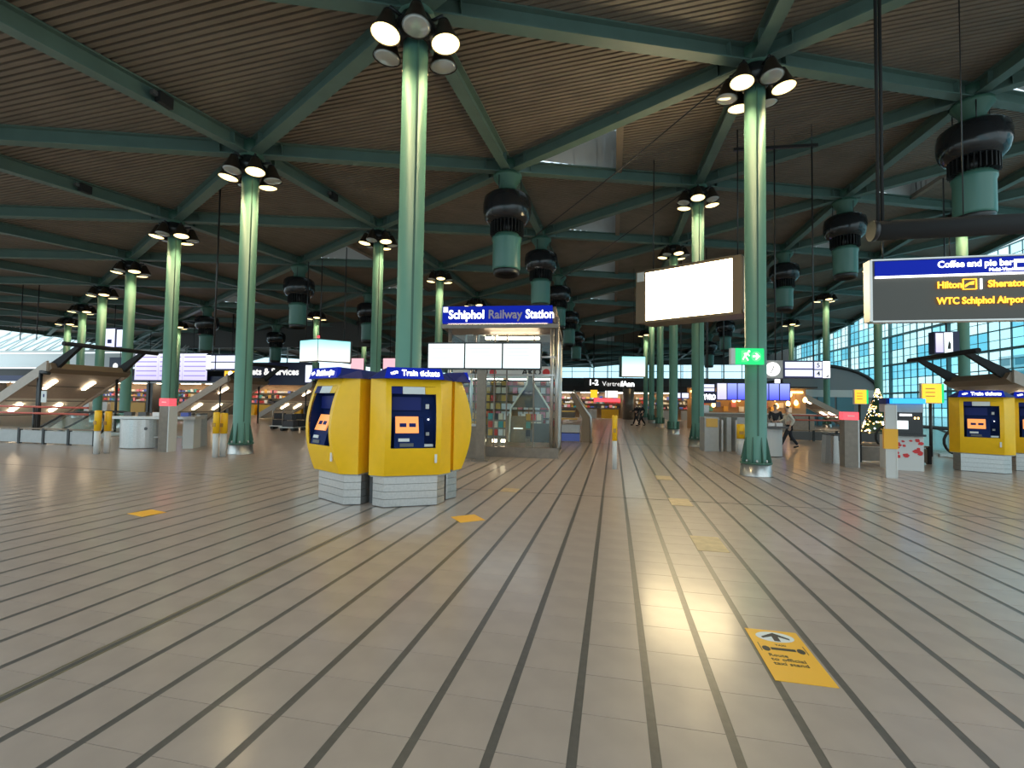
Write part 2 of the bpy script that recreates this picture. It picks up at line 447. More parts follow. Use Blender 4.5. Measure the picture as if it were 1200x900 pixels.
for k, z in enumerate(zs):
    MB().box((XF-.05, (ys[0]+ys[-1])/2, z), (.12 if k % 2 else .34, ys[-1]-ys[0], .07 if k % 2 else .16)).build('facade_rail', M['mullion'], fac)
# buildings beyond the facade
def outside(name, label, loc, dims, nfl, nwin):
    t = thing(name, label, 'building', loc)
    MB().box((0, 0, dims[2]/2), dims).build('wall', M['building'], t)
    for f in range(nfl):
        for q in range(nwin):
            MB().box((-dims[0]/2-.02, -dims[1]/2+dims[1]*(q+.5)/nwin, (f+.5)*dims[2]/nfl), (.06, dims[1]/nwin*.62, dims[2]/nfl*.55)).build('window', M['building_dark'], t)
outside('office_building', 'pale office block with dark window rows outside the glass facade, the lower nearer one', (92, 60, 0), (14, 34, 9), 3, 9)
outside('office_building', 'taller pale office block farther back outside the glass facade', (96, 112, 0), (16, 44, 14), 5, 11)
ground = struct(box('ground_outside', (78, 60, -.3), (100, 170, .3), M['lgrey']))

# ================================================================== COLUMNS
RC = .232
ang_on = {0: 1, 2: 1, 4: 1}
LAMPS = []
bell_me = MB().lathe([(.09, .44), (.12, .40), (.15, .30), (.21, .14), (.27, 0.0)], 20, cap=False).mesh('lamp_shade', M['bell'])
bell_me2 = MB().lathe([(.05, .5), (.10, .46), (.10, .40)], 10).mesh('lamp_neck', M['black'])
lens_on = MB().lathe([(.255, .01), (.2, -.015), (.02, -.03)], 20).mesh('lens', M['lens_on'])
lens_off = MB().lathe([(.255, .01), (.2, -.015), (.02, -.03)], 20).mesh('lens', M['lens_off'])
gus = MB().slab([(.2, 0, .31), (.335, 0, .31), (.335, 0, .36), (.225, 0, .92), (.2, 0, .92)], (0, .025, 0)).mesh('gusset', M['dgreen'])
bolt = MB().lathe([(.026, .30), (.026, .37), (.015, .385)], 6).mesh('bolt', M['steel'])
ringm = MB().lathe([(.355, 0), (.345, .02), (.325, .27), (.30, .275)], 32).mesh('base_ring', M['steel'])
flm = MB().lathe([(.33, .275), (.345, .285), (.345, .31), (.33, .32)], 32).mesh('base_flange', M['dgreen'])
def column(i, j, label, phase=15, group=None, lights=2, on=(0, 2, 4)):
    p = N[(i, j)]; zt = p.z-.55
    t = thing('roof_column', label, 'column', (p.x, p.y, 0), 0, group); t['kind'] = 'thing'
    link('base_ring', ringm, t); link('base_flange', flm, t)
    MB().lathe([(RC+.012, .3), (RC, .32), (RC, zt)], 28).build('shaft', M['green'], t)
    far = depth(p) > 24
    if far:
        mb = MB()
        for k in range(8):
            a = k*math.pi/4; mb.obox((.27*math.cos(a), .27*math.sin(a), .5), Vector((math.cos(a), math.sin(a), 0))*.05, Vector((-math.sin(a), math.cos(a), 0))*.012, Vector((0, 0, .2)))
        mb.build('gussets', M['dgreen'], t)
    else:
        for k in range(8):
            link('gusset', gus, t, rot=(0, 0, k*math.pi/4+.2))
            a = k*math.pi/4+.6; link('bolt', bolt, t, (.29*math.cos(a), .29*math.sin(a), 0))
        va = math.atan2(-p.y, -p.x)+R_(12)
        MB().box((RC+.002, 0, (zt+.9)/2), (.02, .035, zt-.95)).build('cable_cover', M['dgreen'], t, rot=(0, 0, va))
    MB().lathe([(.26, zt-.25), (.42, zt-.05), (.42, zt+.05), (.3, zt+.15), (.3, zt+.25)], 16).build('column_head', M['black'], t)
    to_cam = math.degrees(math.atan2(-p.y, -p.x))
    nl = 6
    for k in range(nl):
        a = R_(to_cam+phase+k*60); ca, sa = math.cos(a), math.sin(a)
        tilt = R_(7)
        r = .62
        rot = Matrix.Rotation(a, 4, 'Z') @ Matrix.Rotation(-tilt, 4, 'Y')
        lo = Vector((r*ca, r*sa, zt-.36))
        sh = link('floodlight', bell_me, t); sh.location = lo; sh.rotation_euler = rot.to_euler()
        link('neck', bell_me2, sh)
        lit = k in on
        link('lens', lens_on if lit else lens_off, sh)
        arm = MB().tube([(.3*ca, .3*sa, zt+.15), (.55*ca, .55*sa, zt+.2)], .035, 6).build('lamp_arm', M['black'], t)
        if lit and lights > 0:
            lights -= 1
            ld = bpy.data.lights.new('floodlight_beam', 'SPOT'); ld.energy = LAMP_WATT; ld.color = (1, .76, .42)
            ld.spot_size = R_(125); ld.spot_blend = .6; ld.shadow_soft_size = .2
            lob = bpy.data.objects.new('floodlight_beam', ld); COL.objects.link(lob); lob.parent = t
            lob.location = lo+Vector((.05*ca, .05*sa, -.10)); lob.rotation_euler = (Matrix.Rotation(a, 4, 'Z') @ Matrix.Rotation(-R_(9), 4, 'Y')).to_euler()
    return t

COLS = [
 ((0, 0), 'green steel column with floodlights rising behind the yellow ticket machines', 0),
 ((1, -1), 'tall green column left of the ticket machines with a silver foot ring in the open', 10),
 ((2, -2), 'green column behind the red topped reader post at left', 20),
 ((3, -3), 'green column behind the silver curved desk at far left', 12),
 ((4, -4), 'thin far green column behind the black canopy tube at left', 5),
 ((5, -5), 'thinner far green column left of the small hanging blue monitor', 20),
 ((6, -6), 'very thin far green column in front of the slanted glazing', 12),
 ((2, -1), 'green column seen between the two yellow ticket machines and the tall column', 30),
 ((3, -1), 'green column just left of the blue railway station sign', 5),
 ((4, -1), 'green column peeping up above the middle of the blue railway station sign', 25),
 ((5, -1), 'far green column behind the glass elevator house', 10),
 ((5, -3), 'far green column behind the two sided cyan display', 0),
 ((6, -3), 'thin far green column right of the cyan display', 15),
 ((5, -4), None, 0),
 ((6, -5), 'thin far green column overlapping the violet departures board', 12),
 ((0, 1), 'near green column carrying the green exit sign', -25),
 ((1, 1), 'green column passing behind the large white billboard', 0),
 ((2, 1), 'second green column of the right row beyond the billboard column', 25),
 ((3, 1), 'third green column of the right row beyond the billboard column', 10),
 ((4, 1), 'fourth green column of the right row beside the small far billboard', 20),
 ((5, 1), 'fifth and farthest green column of the right row', 5),
 ((1, 3), 'green column behind the hanging coffee bar sign in its middle', 15),
 ((2, 3), 'green column under the left edge of the hanging coffee bar sign', 5),
 ((3, 3), 'green column right behind the clock and departures sign', 20),
 ((4, 3), 'thin far green column behind the middle of the clock and departures sign', 10),
]
for (ij, lab, ph) in COLS:
    if lab and ij in N and not is_fan(*ij):
        d = depth(N[ij])
        column(ij[0], ij[1], lab, ph, lights=3 if d < 22 else (2 if d < 40 else 1), on=(1, 3, 5) if ij == (0, 0) else (0, 2, 4))

# ================================================================== FAN UNITS
def louvre_mb():
    mb = MB().lathe([(.40, -2.42), (.40, -1.98)], 20)
    for k in range(28):
        a = k*2*math.pi/28
        mb.obox((.50*math.cos(a), .50*math.sin(a), -2.2), Vector((math.cos(a), math.sin(a), 0))*.09, Vector((-math.sin(a), math.cos(a), 0))*.012, Vector((0, 0, .22)))
    return mb
fan_parts = [
 ('neck', MB().lathe([(.50, -.32), (.5, -.42), (.30, -.70), (.34, -1.0), (.36, -1.05)], 24).mesh('neck', M['dgreen'])),
 ('dome', MB().lathe([(.36, -.98), (.66, -1.02), (.80, -1.14), (.84, -1.35), (.84, -1.62), (.78, -1.86), (.66, -2.0), (.50, -2.03)], 32).mesh('dome', M['gloss_black'])),
 ('louvre', louvre_mb().mesh('louvre', M['black'])),
 ('collar', MB().lathe([(.42, -2.40), (.42, -2.55)], 24).mesh('collar', M['dgreen'])),
 ('nozzle', MB().lathe([(.44, -2.50), (.52, -2.52), (.52, -2.60), (.485, -2.7), (.485, -3.6), (.46, -3.66)], 32).mesh('nozzle', mat('nozzle_green', (.065, .19, .15), .3))),
 ('nozzle_rim', MB().lathe([(.45, -3.62), (.46, -3.70), (.44, -3.80), (.40, -3.84), (.34, -3.7)], 28).mesh('nozzle_rim', M['black'])),
]
rail_me = MB().tube([(.47, 0, -.36), (.47, 0, -1.05)], .016, 6).mesh('hanger_rod', M['black'])
FANS = [((1, 0), 'nearest black domed fan unit with green nozzle hanging above the glass elevator house'),
 ((2, 0), 'second black domed fan unit with green nozzle behind the one above the elevator house'),
 ((3, 0), 'third black domed fan unit in the middle row above the walkway'),
 ((4, 0), 'fourth black domed fan unit in the middle row above the walkway'),
 ((5, 0), 'fifth and farthest black domed fan unit in the middle row'),
 ((3, -2), 'black domed fan unit hanging left of the tall column behind the machines'),
 ((4, -2), 'black domed fan unit with green nozzle hanging just right of the cyan display'),
 ((5, -4), 'black domed fan unit hanging beside the tall column with the open silver foot'),
 ((6, -4), 'small far black domed fan unit above the services sign'),
 ((0, 2), 'large black domed fan unit with green nozzle above the coffee bar sign'),
 ((1, 2), 'black domed fan unit just left of the thick black hanging tube'),
 ((2, 2), 'black domed fan unit with green nozzle right of the exit sign column'),
 ((4, 2), 'small far black domed fan unit between billboard and exit sign column'),
 ((5, 2), 'smallest far black domed fan unit below the right end of the billboard')]
for ij, lab in FANS:
    if ij in N:
        t = thing('fan_unit', lab, 'fan unit', N[ij], random.random())
        for nm, me in fan_parts: link(nm, me, t)
        [link('hanger_rod', rail_me, t, rot=(0, 0, k*2.09)) for k in range(3)]

# ================================================================== TICKET MACHINES
def arc(z): 
    """front bulge of the housing at height z (negative y is outwards)"""
    u = (z-.48)/(1.93-.48); return -.04-.20*math.sin(math.pi*min(1, max(0, u*.93+.05)))**.9
def ns_logo(parent, x, z, h, m, y):
    """two interlocked arrows, each cut from one plate"""
    a = [(0, -.06), (.42, -.06), (.62, .16), (1.0, .16), (1.0, .02), (1.28, .24), (1.0, .46), (1.0, .32), (.54, .32), (.34, .10), (0, .10)]
    for sgn in (1, -1):
        pts = [(x+sgn*(px-.64)*h, z+sgn*(pz-.02)*h*.9-.0) for px, pz in a]
        MB().slab([(px, y, pz) for px, pz in pts], (0, -.004, 0)).build('logo_arrow', m, parent)
def ticket_machine(label, p, rz, words, group, dep=.8):
    t = thing('ticket_machine', label, 'ticket machine', (p[0], p[1], 0), rz, group)
    # slatted plinth
    fp = [(-.40, 0), (.40, 0), (.55, .2), (.28, dep), (-.28, dep), (-.55, .2)]
    inner = [(x*.95, dep/2+(y-dep/2)*.95) for x, y in fp]
    MB().prism(inner, 0, .47).build('plinth_core', M['dgrey'], t)
    for k in range(4):
        z0 = .012+k*.112
        for (a, b, nm) in ((fp[0], fp[1], 'f'), (fp[1], fp[2], 'r'), (fp[5], fp[0], 'l'), (fp[2], fp[3], 'r2'), (fp[4], fp[5], 'l2')):
            a_, b_ = Vector((*a, z0)), Vector((*b, z0)); n = Vector((b_.y-a_.y, a_.x-b_.x, 0)).normalized()
            MB().slab([a_, b_, b_+Vector((0, 0, .106)), a_+Vector((0, 0, .106))], -n*.018).build('plinth_slat', M['steel'], t)
    # housing: curved front panel in three bands round the recess, cheeks, sides
    zz = [.48+k*(1.93-.48)/16 for k in range(17)]
    zr0, zr1, wr = .90, 1.70, .33
    def strip(x0, x1, za, zb, nm, th=.03):
        mb = MB(); zs_ = [za]+[z for z in zz if za+.01 < z < zb-.01]+[zb]
        vs = []
        for z in zs_: vs += [(x0, arc(z), z), (x1, arc(z), z), (x0, arc(z)+th, z), (x1, arc(z)+th, z)]
        fs = []
        for q in range(len(zs_)-1):
            o = q*4; u = o+4
            fs += [(o, o+1, u+1, u), (o+2, u+2, u+3, o+3), (o, u, u+2, o+2), (o+1, o+3, u+3, u+1)]
        e = (len(zs_)-1)*4
        fs += [(0, 2, 3, 1), (e, e+1, e+3, e+2)]
        mb.add(vs, fs); return mb
    shell = MB()
    for a in (strip(-.41, .41, .48, zr0, ''), strip(-.41, .41, 1.82, 1.93, ''), strip(-.41, -wr, zr0, 1.82, ''), strip(wr, .41, zr0, 1.82, '')):
        shell.add(a.v, a.f)
    # cheeks and sides as one folded sheet
    for sg in (-1, 1):
        vs = []; n = len(zz)
        for z in zz: vs += [(sg*.41, arc(z), z), (sg*.62, .10, z), (sg*.29, dep, z), (0, dep, z)]
        fs = []
        for q in range(n-1):
            for c in range(1, 3): fs.append((q*4+c, q*4+c+1, q*4+4+c+1, q*4+4+c))
        shell.add(vs, fs)
        ck = MB(); cv = []; m_ = 6
        for z in zz:
            for c in range(m_+1):
                u = c/m_; cv.append((sg*(.41+.21*u), arc(z)+(.10-arc(z))*u, z))
        ck.add(cv, [(q*(m_+1)+c, q*(m_+1)+c+1, (q+1)*(m_+1)+c+1, (q+1)*(m_+1)+c) for q in range(n-1) for c in range(m_)], True)
        ck.build('cheek_panel', M['yellow'], t)
        shell.add([(0, arc(.48), .48), (sg*.41, arc(.48), .48), (sg*.62, .10, .48), (sg*.29, dep, .48), (0, dep, .48)], [(0, 1, 2, 3, 4)])
        shell.add([(0, arc(1.93), 1.93), (sg*.41, arc(1.93), 1.93), (sg*.62, .10, 1.93), (sg*.29, dep, 1.93), (0, dep, 1.93)], [(0, 1, 2, 3, 4)])
    sh = shell.build('housing', M['yellow'], t)
    MB().prism([(-.42, -.03), (.42, -.03), (.6, .12), (.28, dep), (-.28, dep), (-.6, .12)], .455, .49).build('drip_edge', M['grey'], t)
    # header strip, recess
    MB().slab([(-wr, arc(1.70)-.003, 1.705), (-.17, arc(1.70)-.003, 1.705), (-.17, arc(1.82)-.003, 1.815), (-wr, arc(1.82)-.003, 1.815)], (0, .03, 0)).build('header_panel', M['blue'], t)
    hp = MB().slab([(-.165, arc(1.70)-.003, 1.705), (.165, arc(1.70)-.003, 1.705), (.165, arc(1.82)-.003, 1.815), (-.165, arc(1.82)-.003, 1.815)], (0, .03, 0)).build('header_label', M['label_paper'], t)
    MB().slab([(.17, arc(1.70)-.003, 1.705), (wr, arc(1.70)-.003, 1.705), (wr, arc(1.82)-.003, 1.815), (.17, arc(1.82)-.003, 1.815)], (0, .03, 0)).build('header_plate', M['yellow'], t)
    yb = arc(1.3)+.24
    rec = MB()
    rec.add([(-wr, yb, zr0), (wr, yb, zr0), (wr, yb, zr1+.02), (-wr, yb, zr1+.02)], [(0, 1, 2, 3)])
    for x in (-wr, wr): rec.add([(x, arc(zr0), zr0), (x, yb, zr0), (x, yb, zr1+.02), (x, arc(zr1), zr1+.02), (x, arc(1.3), 1.3)], [(0, 1, 2, 3, 4)])
    rec.add([(-wr, arc(zr0), zr0), (wr, arc(zr0), zr0), (wr, yb, zr0), (-wr, yb, zr0)], [(0, 1, 2, 3)])
    rec.add([(-wr, arc(zr1), zr1+.02), (wr, arc(zr1), zr1+.02), (wr, yb, zr1+.02), (-wr, yb, zr1+.02)], [(0, 1, 2, 3)])
    rc = rec.build('recess', M['navy'], t)
    MB().slab([(-wr+.02, yb-.005, zr1-.04), (.12, yb-.005, zr1-.04), (.12, yb-.005, zr1-.24), (-wr+.02, yb-.005, zr1-.24)], (0, -.04, 0)).build('upper_panel', M['blue'], t)
    # sloping console with screen and keypad
    cons = MB().slab([(-.28, yb, .905), (-.28, yb, 1.34), (-.28, yb-.06, 1.34), (-.28, yb-.18, 1.06), (-.28, yb-.22, .905)], (.44, 0, 0)).build('console', M['navy'], t)
    d = Vector((0, -.12, -.28)).normalized(); nn = Vector((0, -.28, .12)).normalized()
    def onslope(nm, x0, x1, s0, s1, m, pr=.01):
        o = Vector((0, yb-.06, 1.34))
        a = o+d*s0; b = o+d*s1
        return MB().slab([(x0, a.y, a.z), (x1, a.y, a.z), (x1, b.y, b.z), (x0, b.y, b.z)], nn*pr).build(nm, m, t)
    sc = onslope('screen', -.26, .08, -.02, .24, M['orange'], .02)
    o = Vector((0, yb-.06, 1.34))
    for x0 in (-.20, -.06):
        a = o+d*.09+nn*.021; b = o+d*.15+nn*.021
        MB().slab([(x0, a.y, a.z), (x0+.10, a.y, a.z), (x0+.10, b.y, b.z), (x0, b.y, b.z)], nn*.003).build('screen_tile', M['blue'], sc)
    MB().slab([(-.22, yb-.2, 1.0), (-.06, yb-.2, 1.0), (-.06, yb-.19, 1.045), (-.22, yb-.19, 1.045)], (0, -.012, 0)).build('instruction_label', M['label_paper'], t)
    MB().slab([(-.20, yb-.215, .925), (0, yb-.215, .925), (0, yb-.205, .975), (-.20, yb-.205, .975)], (0, -.012, 0)).build('keypad', M['dgrey'], t)
    for (x, z, sx, sz, m) in ((.22, 1.52, .05, .07, 'label_paper'), (.24, 1.32, .02, .02, 'letter'), (.23, 1.10, .05, .05, 'label_paper'), (.0, 1.56, .05, .04, 'label_paper')):
        box('card_reader' if sz > .06 else 'coin_slot', (x, yb-.02, z), (sx, .04, sz), M[m], t)
    box('receipt_tray', (.24, yb-.05, .93), (.14, .10, .04), M['steel'], t)
    # lower door lock and pull
    box('door_lock', (.34, arc(.75)-.012, .74), (.035, .02, .13), M['label_paper'], t)
    # blue canopy
    can = MB().slab([(-.44, -.20, 1.935), (.44, -.20, 1.935), (.40, -.15, 2.10), (-.40, -.15, 2.10)], (0, .06, 0)).build('canopy_front', M['blue_lit'], t)
    MB().add([(-.44, -.20, 1.93), (.44, -.20, 1.93), (.66, .12, 1.93), (.27, dep+.01, 1.93), (-.27, dep+.01, 1.93), (-.66, .12, 1.93),
              (-.38, -.12, 2.10), (.38, -.12, 2.10), (.45, .2, 2.08), (.22, dep-.05, 2.06), (-.22, dep-.05, 2.06), (-.45, .2, 2.08)],
             [(0, 5, 4, 3, 2, 1), (6, 7, 8, 9, 10, 11), (0, 1, 7, 6), (1, 2, 8, 7), (2, 3, 9, 8), (3, 4, 10, 9), (4, 5, 11, 10), (5, 0, 6, 11)]).build('canopy_roof', M['blue'], t)
    ty = -.185
    tl = math.atan2(.05, .165)
    text('canopy_lettering', words, .125, M['letter'], t, (.09, ty-.012, 2.015), 'CENTER', (math.pi/2-tl, 0, 0), .02, width=.56)
    ns_logo(t, -.30, 2.015, .085, M['letter'], ty-.008)
    return t
A00 = node(0, 0)
def camdir(a): return RGT.xy*math.sin(a)-FWD.xy.normalized()*math.cos(a)
cx0 = CAM.xy+RGT.xy*(-1.93)+FWD.xy*8.72
MACH = [(-42, 'yellow ticket machine on the left of the cluster, turned away to the left', 'Treinkaartjes'),
        (18, 'yellow ticket machine facing forward with orange screen, right of the cluster', 'Train tickets'),
        (108, 'yellow ticket machine at the back right of the cluster, seen from its side', 'Train tickets')]
for a, lab, wd in MACH:
    dv = camdir(R_(a)); q = cx0+dv*1.35
    if a > 90: q = CAM.xy+RGT.xy*(-1.03)+FWD.xy*8.57
    ticket_machine(lab, q, math.atan2(dv.x, -dv.y), wd, 'ticket machines round the column', .3 if a > 90 else .8)
core = thing('machine_core', 'dark steel filler box joining the clustered ticket machines around the column', 'cabinet', (cx0.x, cx0.y, 0), YAW*-1)
for k in (-12,):
    dv = camdir(R_(k)); MB().obox((dv.x*1.10, dv.y*1.10, .98), Vector((dv.x, dv.y, 0))*.02, Vector((-dv.y, dv.x, 0))*.035, Vector((0, 0, .98))).build('filler_panel', M['dgrey'], core, rot=(0, 0, YAW))
# two more on the right
for px, lab in ((1151, 'yellow ticket machine at right edge beside the grey red patterned machine'), (1217, 'yellow ticket machine cut off by the right edge of the picture')):
    q = G(px, 553.5)
    ticket_machine(lab, q, R_(-30 if px < 1200 else -34), 'Train tickets', 'ticket machines at the right')

# ================================================================== ELEVATOR HOUSE
el = thing('elevator_house', 'glass elevator house topped by a blue railway station sign', 'elevator', G(614, 536.5), R_(4))
EW, ED = 2.3, 3.1
x0, x1 = -2.3, .92
box('base_sill', (-.7, .06, .15), (3.4, .12, .30), M['brown_steel'], el)
box('side_sill', (x1-.06, ED/2+.1, .15), (.12, ED-.2, .30), M['brown_steel'], el)
box('threshold_plate', (-.7, ED/2+.02, .02), (3.3, ED-.14, .04), M['dgrey'], el)
ZT = 3.83
for (x, y) in ((x0, .06), (x1, .06), (x0, ED), (x1, ED), (x1-.14, .1)):
    MB().lathe([(.055, 0), (.055, ZT)], 16).build('corner_post', M['steel'], el, (x, y, .3 if y < .2 else 0))
for x in (-1.5, -.92, -.55, .25):
    box('mullion', (x, .06, 1.9), (.035, .05, 3.4), M['brown_steel'], el)
for z in (2.42, 2.95): box('cross_rail', (-.7, .06, z), (3.2, .05, .05), M['steel'], el)
for a, b in ((x0+.06, -1.53), (-1.47, -.95), (-.89, -.58), (-.52, .22), (.28, x1-.2)):
    box('front_pane', ((a+b)/2, .06, 1.35), (b-a, .012, 2.05), M['glass'], el)
    box('upper_pane', ((a+b)/2, .06, 3.3), (b-a, .012, .62), M['glass'], el)
for k in range(3):
    box('side_pane', (x1, .5+k*.95, 1.9), (.012, .88, 3.2), M['glass'], el)
    box('side_mullion', (x1, .98+k*.95, 1.9), (.05, .05, 3.5), M['steel'], el)
box('roof_slab', (-.78, ED/2+.05, ZT+.02), (3.5, ED+.3, .12), M['brown_steel'], el)
for y in (.5, 1.3): box('ceiling_lamp', (-.5, y, ZT-.16-.1*(y < 1)), (1.6, .10, .07), M['strip_warm'], el)
for x in (-1.9, -1.5, -1.1): MB().tube([(x, .5, ZT-.45), (x, .5, ZT-.16), (x+.2, .5, ZT-.16)], .03, 6).build('pulley_bracket', M['steel'], el)
# car frame: a tapering dark yoke with pale rails
MB().slab([(-.05, 1.3, 2.55), (.1, 1.3, 2.55), (.12, 1.3, 2.2), (.62, 1.3, 1.45), (-.55, 1.3, 1.45), (-.07, 1.3, 2.2)], (0, .06, 0)).build('car_yoke', M['dgrey'], el)
for sgn in (1, -1):
    MB().tube([(.03+sgn*.09, 1.27, 2.55), (.03+sgn*.11, 1.27, 2.2), (.03+sgn*.62, 1.27, 1.42), (.03+sgn*.66, 1.27, .35)], .03, 8).build('guide_rail', M['lgrey'], el)
box('car_panel', (-.42, 1.4, .75), (.62, .06, .85), M['brown_steel'], el)
box('car_handle', (-.35, 1.35, .78), (.3, .03, .03), M['letter_soft'], el)
box('car_doors', (.36, 1.4, .65), (.62, .06, .6), M['dgrey'], el)
for x in (-1.35, -1.0, -.72): box('floor_lamp', (x, .7, .42), (.14, .10, .08), M['strip_warm'], el)
sgn_ = box('sign_box', (-.86, -.05, ZT+.36), (3.28, .16, .50), M['blue_lit'], el)
box('sign_side', (.84, 1.4, ZT+.36), (.08, 2.8, .46), M['wood_brown'], el)
box('sign_lower_lamp', (-.86, .02, ZT+.08), (3.0, .08, .03), M['strip_warm'], el)
box('sign_badge', (-2.40, -.135, ZT+.51), (.14, .012, .16), M['letter_soft'], el)
text('sign_word', 'Schiphol', .36, M['letter'], el, (-2.31, -.135, ZT+.35), 'LEFT', bold=.022, width=1.07)
text('sign_word', 'Railway', .36, M['letter_off'], el, (-1.11, -.135, ZT+.35), 'LEFT', bold=.022, width=1.0)
text('sign_word', 'Station', .36, M['letter'], el, (0.0, -.135, ZT+.35), 'LEFT', bold=.022, width=.72+.1)

# three screen board on its post
pb = G(563, 540)
sb = thing('screen_board', 'row of three white departure screens on a steel post before the elevator house', 'display', pb, R_(4))
box('foot_plate', (0, 0, .02), (.42, .42, .04), M['brown_steel'], sb)
box('post', (.0, 0, 1.3), (.24, .2, 2.6), M['brown_steel'], sb)
box('screen_case', (.06, -.06, 2.86), (3.16, .16, .74), M['black'], sb)
for k in range(3):
    sc = box('screen', (.06+(k-1)*1.045, -.145, 2.86), (1.0, .012, .66), M['scr_white'], sb)
    for r in range(4): box('text_line', (-.1, -.008, .2-r*.09), (.62-.1*(r % 2), .003, .02), M['teal_line'] if 'teal_line' in M else M.setdefault('teal_line', emis('text_line', (.55, .9, .85), 1.0)), sc)

# ================================================================== SIGNS AND BOARDS
# big white billboard
a = W(750, 383, 17.2); b = W(868, 365, 15.2)
bz = 2.0
bl_, br_ = W(757, 348, 17.0), W(858, 334, 15.15)
mid = (bl_+br_)/2; wv = Vector((br_.x-bl_.x, br_.y-bl_.y, 0)); BW = wv.length; rz = math.atan2(wv.y, wv.x)
bb = thing('billboard', 'large glowing white billboard box hanging above the right walkway', 'billboard', (mid.x, mid.y, mid.z), rz)
BH = 1.68
box('lit_face', (0, 0, 0), (BW, .03, BH), M['billboard'], bb)
for x, wd in ((-BW/2-.19, .36), (BW/2+.14, .26)): box('frame_side', (x, .03, 0), (wd, .1, BH+.16), M['wood_brown'], bb)
for z in (-BH/2-.05, BH/2+.05): box('frame_rail', (0, .03, z), (BW+.02, .1, .09), M['wood_brown'], bb)
box('corner_plate', (-BW/2-.19, -.03, BH/2-.12), (.26, .02, .32), M['lgrey'], bb)
box('case', (0, .62, 0), (BW+.6, 1.1, BH+.1), M['canopy_edge'], bb)
box('case_rail', (BW/2+.36, .6, -BH/2+.0), (.06, 1.2, .10), M['alu'], bb)
box('side_panel', (BW/2+.36, .95, .1), (.05, .45, BH), M['alu'], bb)
for x in (-BW/2, BW/2):
    MB().tube([(x, .6, BH/2), (x, .6, 1.6+roof_z(*(bb.location.xy))+DZ-bb.location.z-1.4)], .02, 6).build('hanger', M['black'], bb)
box('top_truss', (0, .6, BH/2+.2), (BW+.3, .08, .06), M['black'], bb)
for k in range(3): box('spot_bracket', (-.6+k*.7, .6, BH/2+.12), (.06, .06, .14), M['black'], bb)

def board(name, label, cat, px0, py0, px1, py1, d, rz, frame_m, depth_=.12, group=None, extra=.06):
    """a hanging board whose face spans the given spot at distance d; returns thing, width, height"""
    p = W((px0+px1)/2, (py0+py1)/2, d); wd = abs(px1-px0)*d/FPX; ht = abs(py1-py0)*d/FPX
    t = thing(name, label, cat, p, rz, group)
    box('case', (0, depth_/2+.012, 0), (wd+extra, depth_, ht+extra), frame_m, t)
    return t, wd, ht
def up(t, x, y=.06):
    bpy.context.view_layer.update()
    p = t.matrix_world @ Vector((x, y, 0)); return roof_z(p.x, p.y)+DZ+.30-t.location.z
def hang(t, x, z0, z1, r=.014): MB().tube([(x, .06, z0), (x, .06, z1)], r, 6).build('hanger_rod', M['black'], t)
YW = YAW*-1
# small far billboard
t, wd, ht = board('billboard', 'small far glowing billboard in front of the right column row', 'billboard', 729, 418, 756, 441, 33, R_(12), M['dgreen'], .8)
box('lit_face', (0, 0, 0), (wd, .03, ht), M['scr_cyan'], t); box('side_face', (wd/2+.05, .5, 0), (.04, .6, ht), M['scr_cyan'], t)
hang(t, 0, ht/2, up(t, 0))
# two sided cyan display
pc = W(372, 410, 26)
t = thing('corner_display', 'two sided cyan and white display hanging left above the ticket machines', 'display', pc, R_(12))
for sgn, ln in ((-1, 1.55), (1, 1.75)):
    dx, dy = sgn*math.cos(R_(33)), math.sin(R_(33))
    MB().obox((dx*ln/2, dy*ln/2, 0), Vector((dx, dy, 0))*(ln/2-.04), Vector((-dy*sgn, dx*sgn, 0))*.03, Vector((0, 0, .56))).build('screen', M['scr_cyan'], t)
    MB().obox((dx*ln/2, dy*ln/2+.12, 0), Vector((dx, dy, 0))*(ln/2), Vector((-dy*sgn, dx*sgn, 0))*.08, Vector((0, 0, .62))).build('case', M['dgrey'], t)
[MB().tube([(x, .3 if x == 0 else .9, .5), (x, .3 if x == 0 else .9, up(t, x, .3))], .03, 6).build('hanger_rod', M['black'], t) for x in (0, -1.0, 1.1)]
box('warning_lamp', (0, .1, .72), (.1, .1, .12), M['red_lit'], t)

# green exit sign on the near right column
p01 = node(0, 1); p01.z = 2.6
t = thing('exit_sign', 'green emergency exit sign with running figure and right arrow on the column', 'sign', W(879, 417.5, depth(p01)-.36), R_(-YAW*-57.3*0+0))
t.rotation_euler.z = math.atan2(RGT.y, RGT.x)
wd = 33.5*(depth(p01)-.36)/FPX; ht = 19*(depth(p01)-.36)/FPX
box('case', (0, .05, 0), (wd, .08, ht), M['exit_green'], t); box('back_bracket', (-wd/2-.05, .07, 0), (.1, .1, ht), M['lgrey'], t)
cr_ = MB()
ring = [(.16*wd+.31*ht*math.cos(k*math.pi/12), .31*ht*math.sin(k*math.pi/12)) for k in range(24)]
face('arrow_disc', [(x+.06*wd, z) for x, z in ring], emis('exit_mid', (.1, .8, .25), 1.2), t).location = (0, .01, 0)
ax = .22*wd; h = ht*.2
face('arrow', [(ax-1.1*h, -.28*h), (ax+.1*h, -.28*h), (ax-.35*h, -h), (ax+.15*h, -h), (ax+1.15*h, 0), (ax+.15*h, h), (ax-.35*h, h), (ax+.1*h, .28*h), (ax-1.1*h, .28*h)], M['exit_white'], t).location = (0, .004, 0)
fx = -.2*wd
face('door_panel', [(fx-.1*wd, -.36*ht), (fx+.1*wd, -.36*ht), (fx+.1*wd, .36*ht), (fx-.1*wd, .36*ht)], emis('exit_door', (.1, .8, .25), 1.0), t).location = (0, .008, 0)
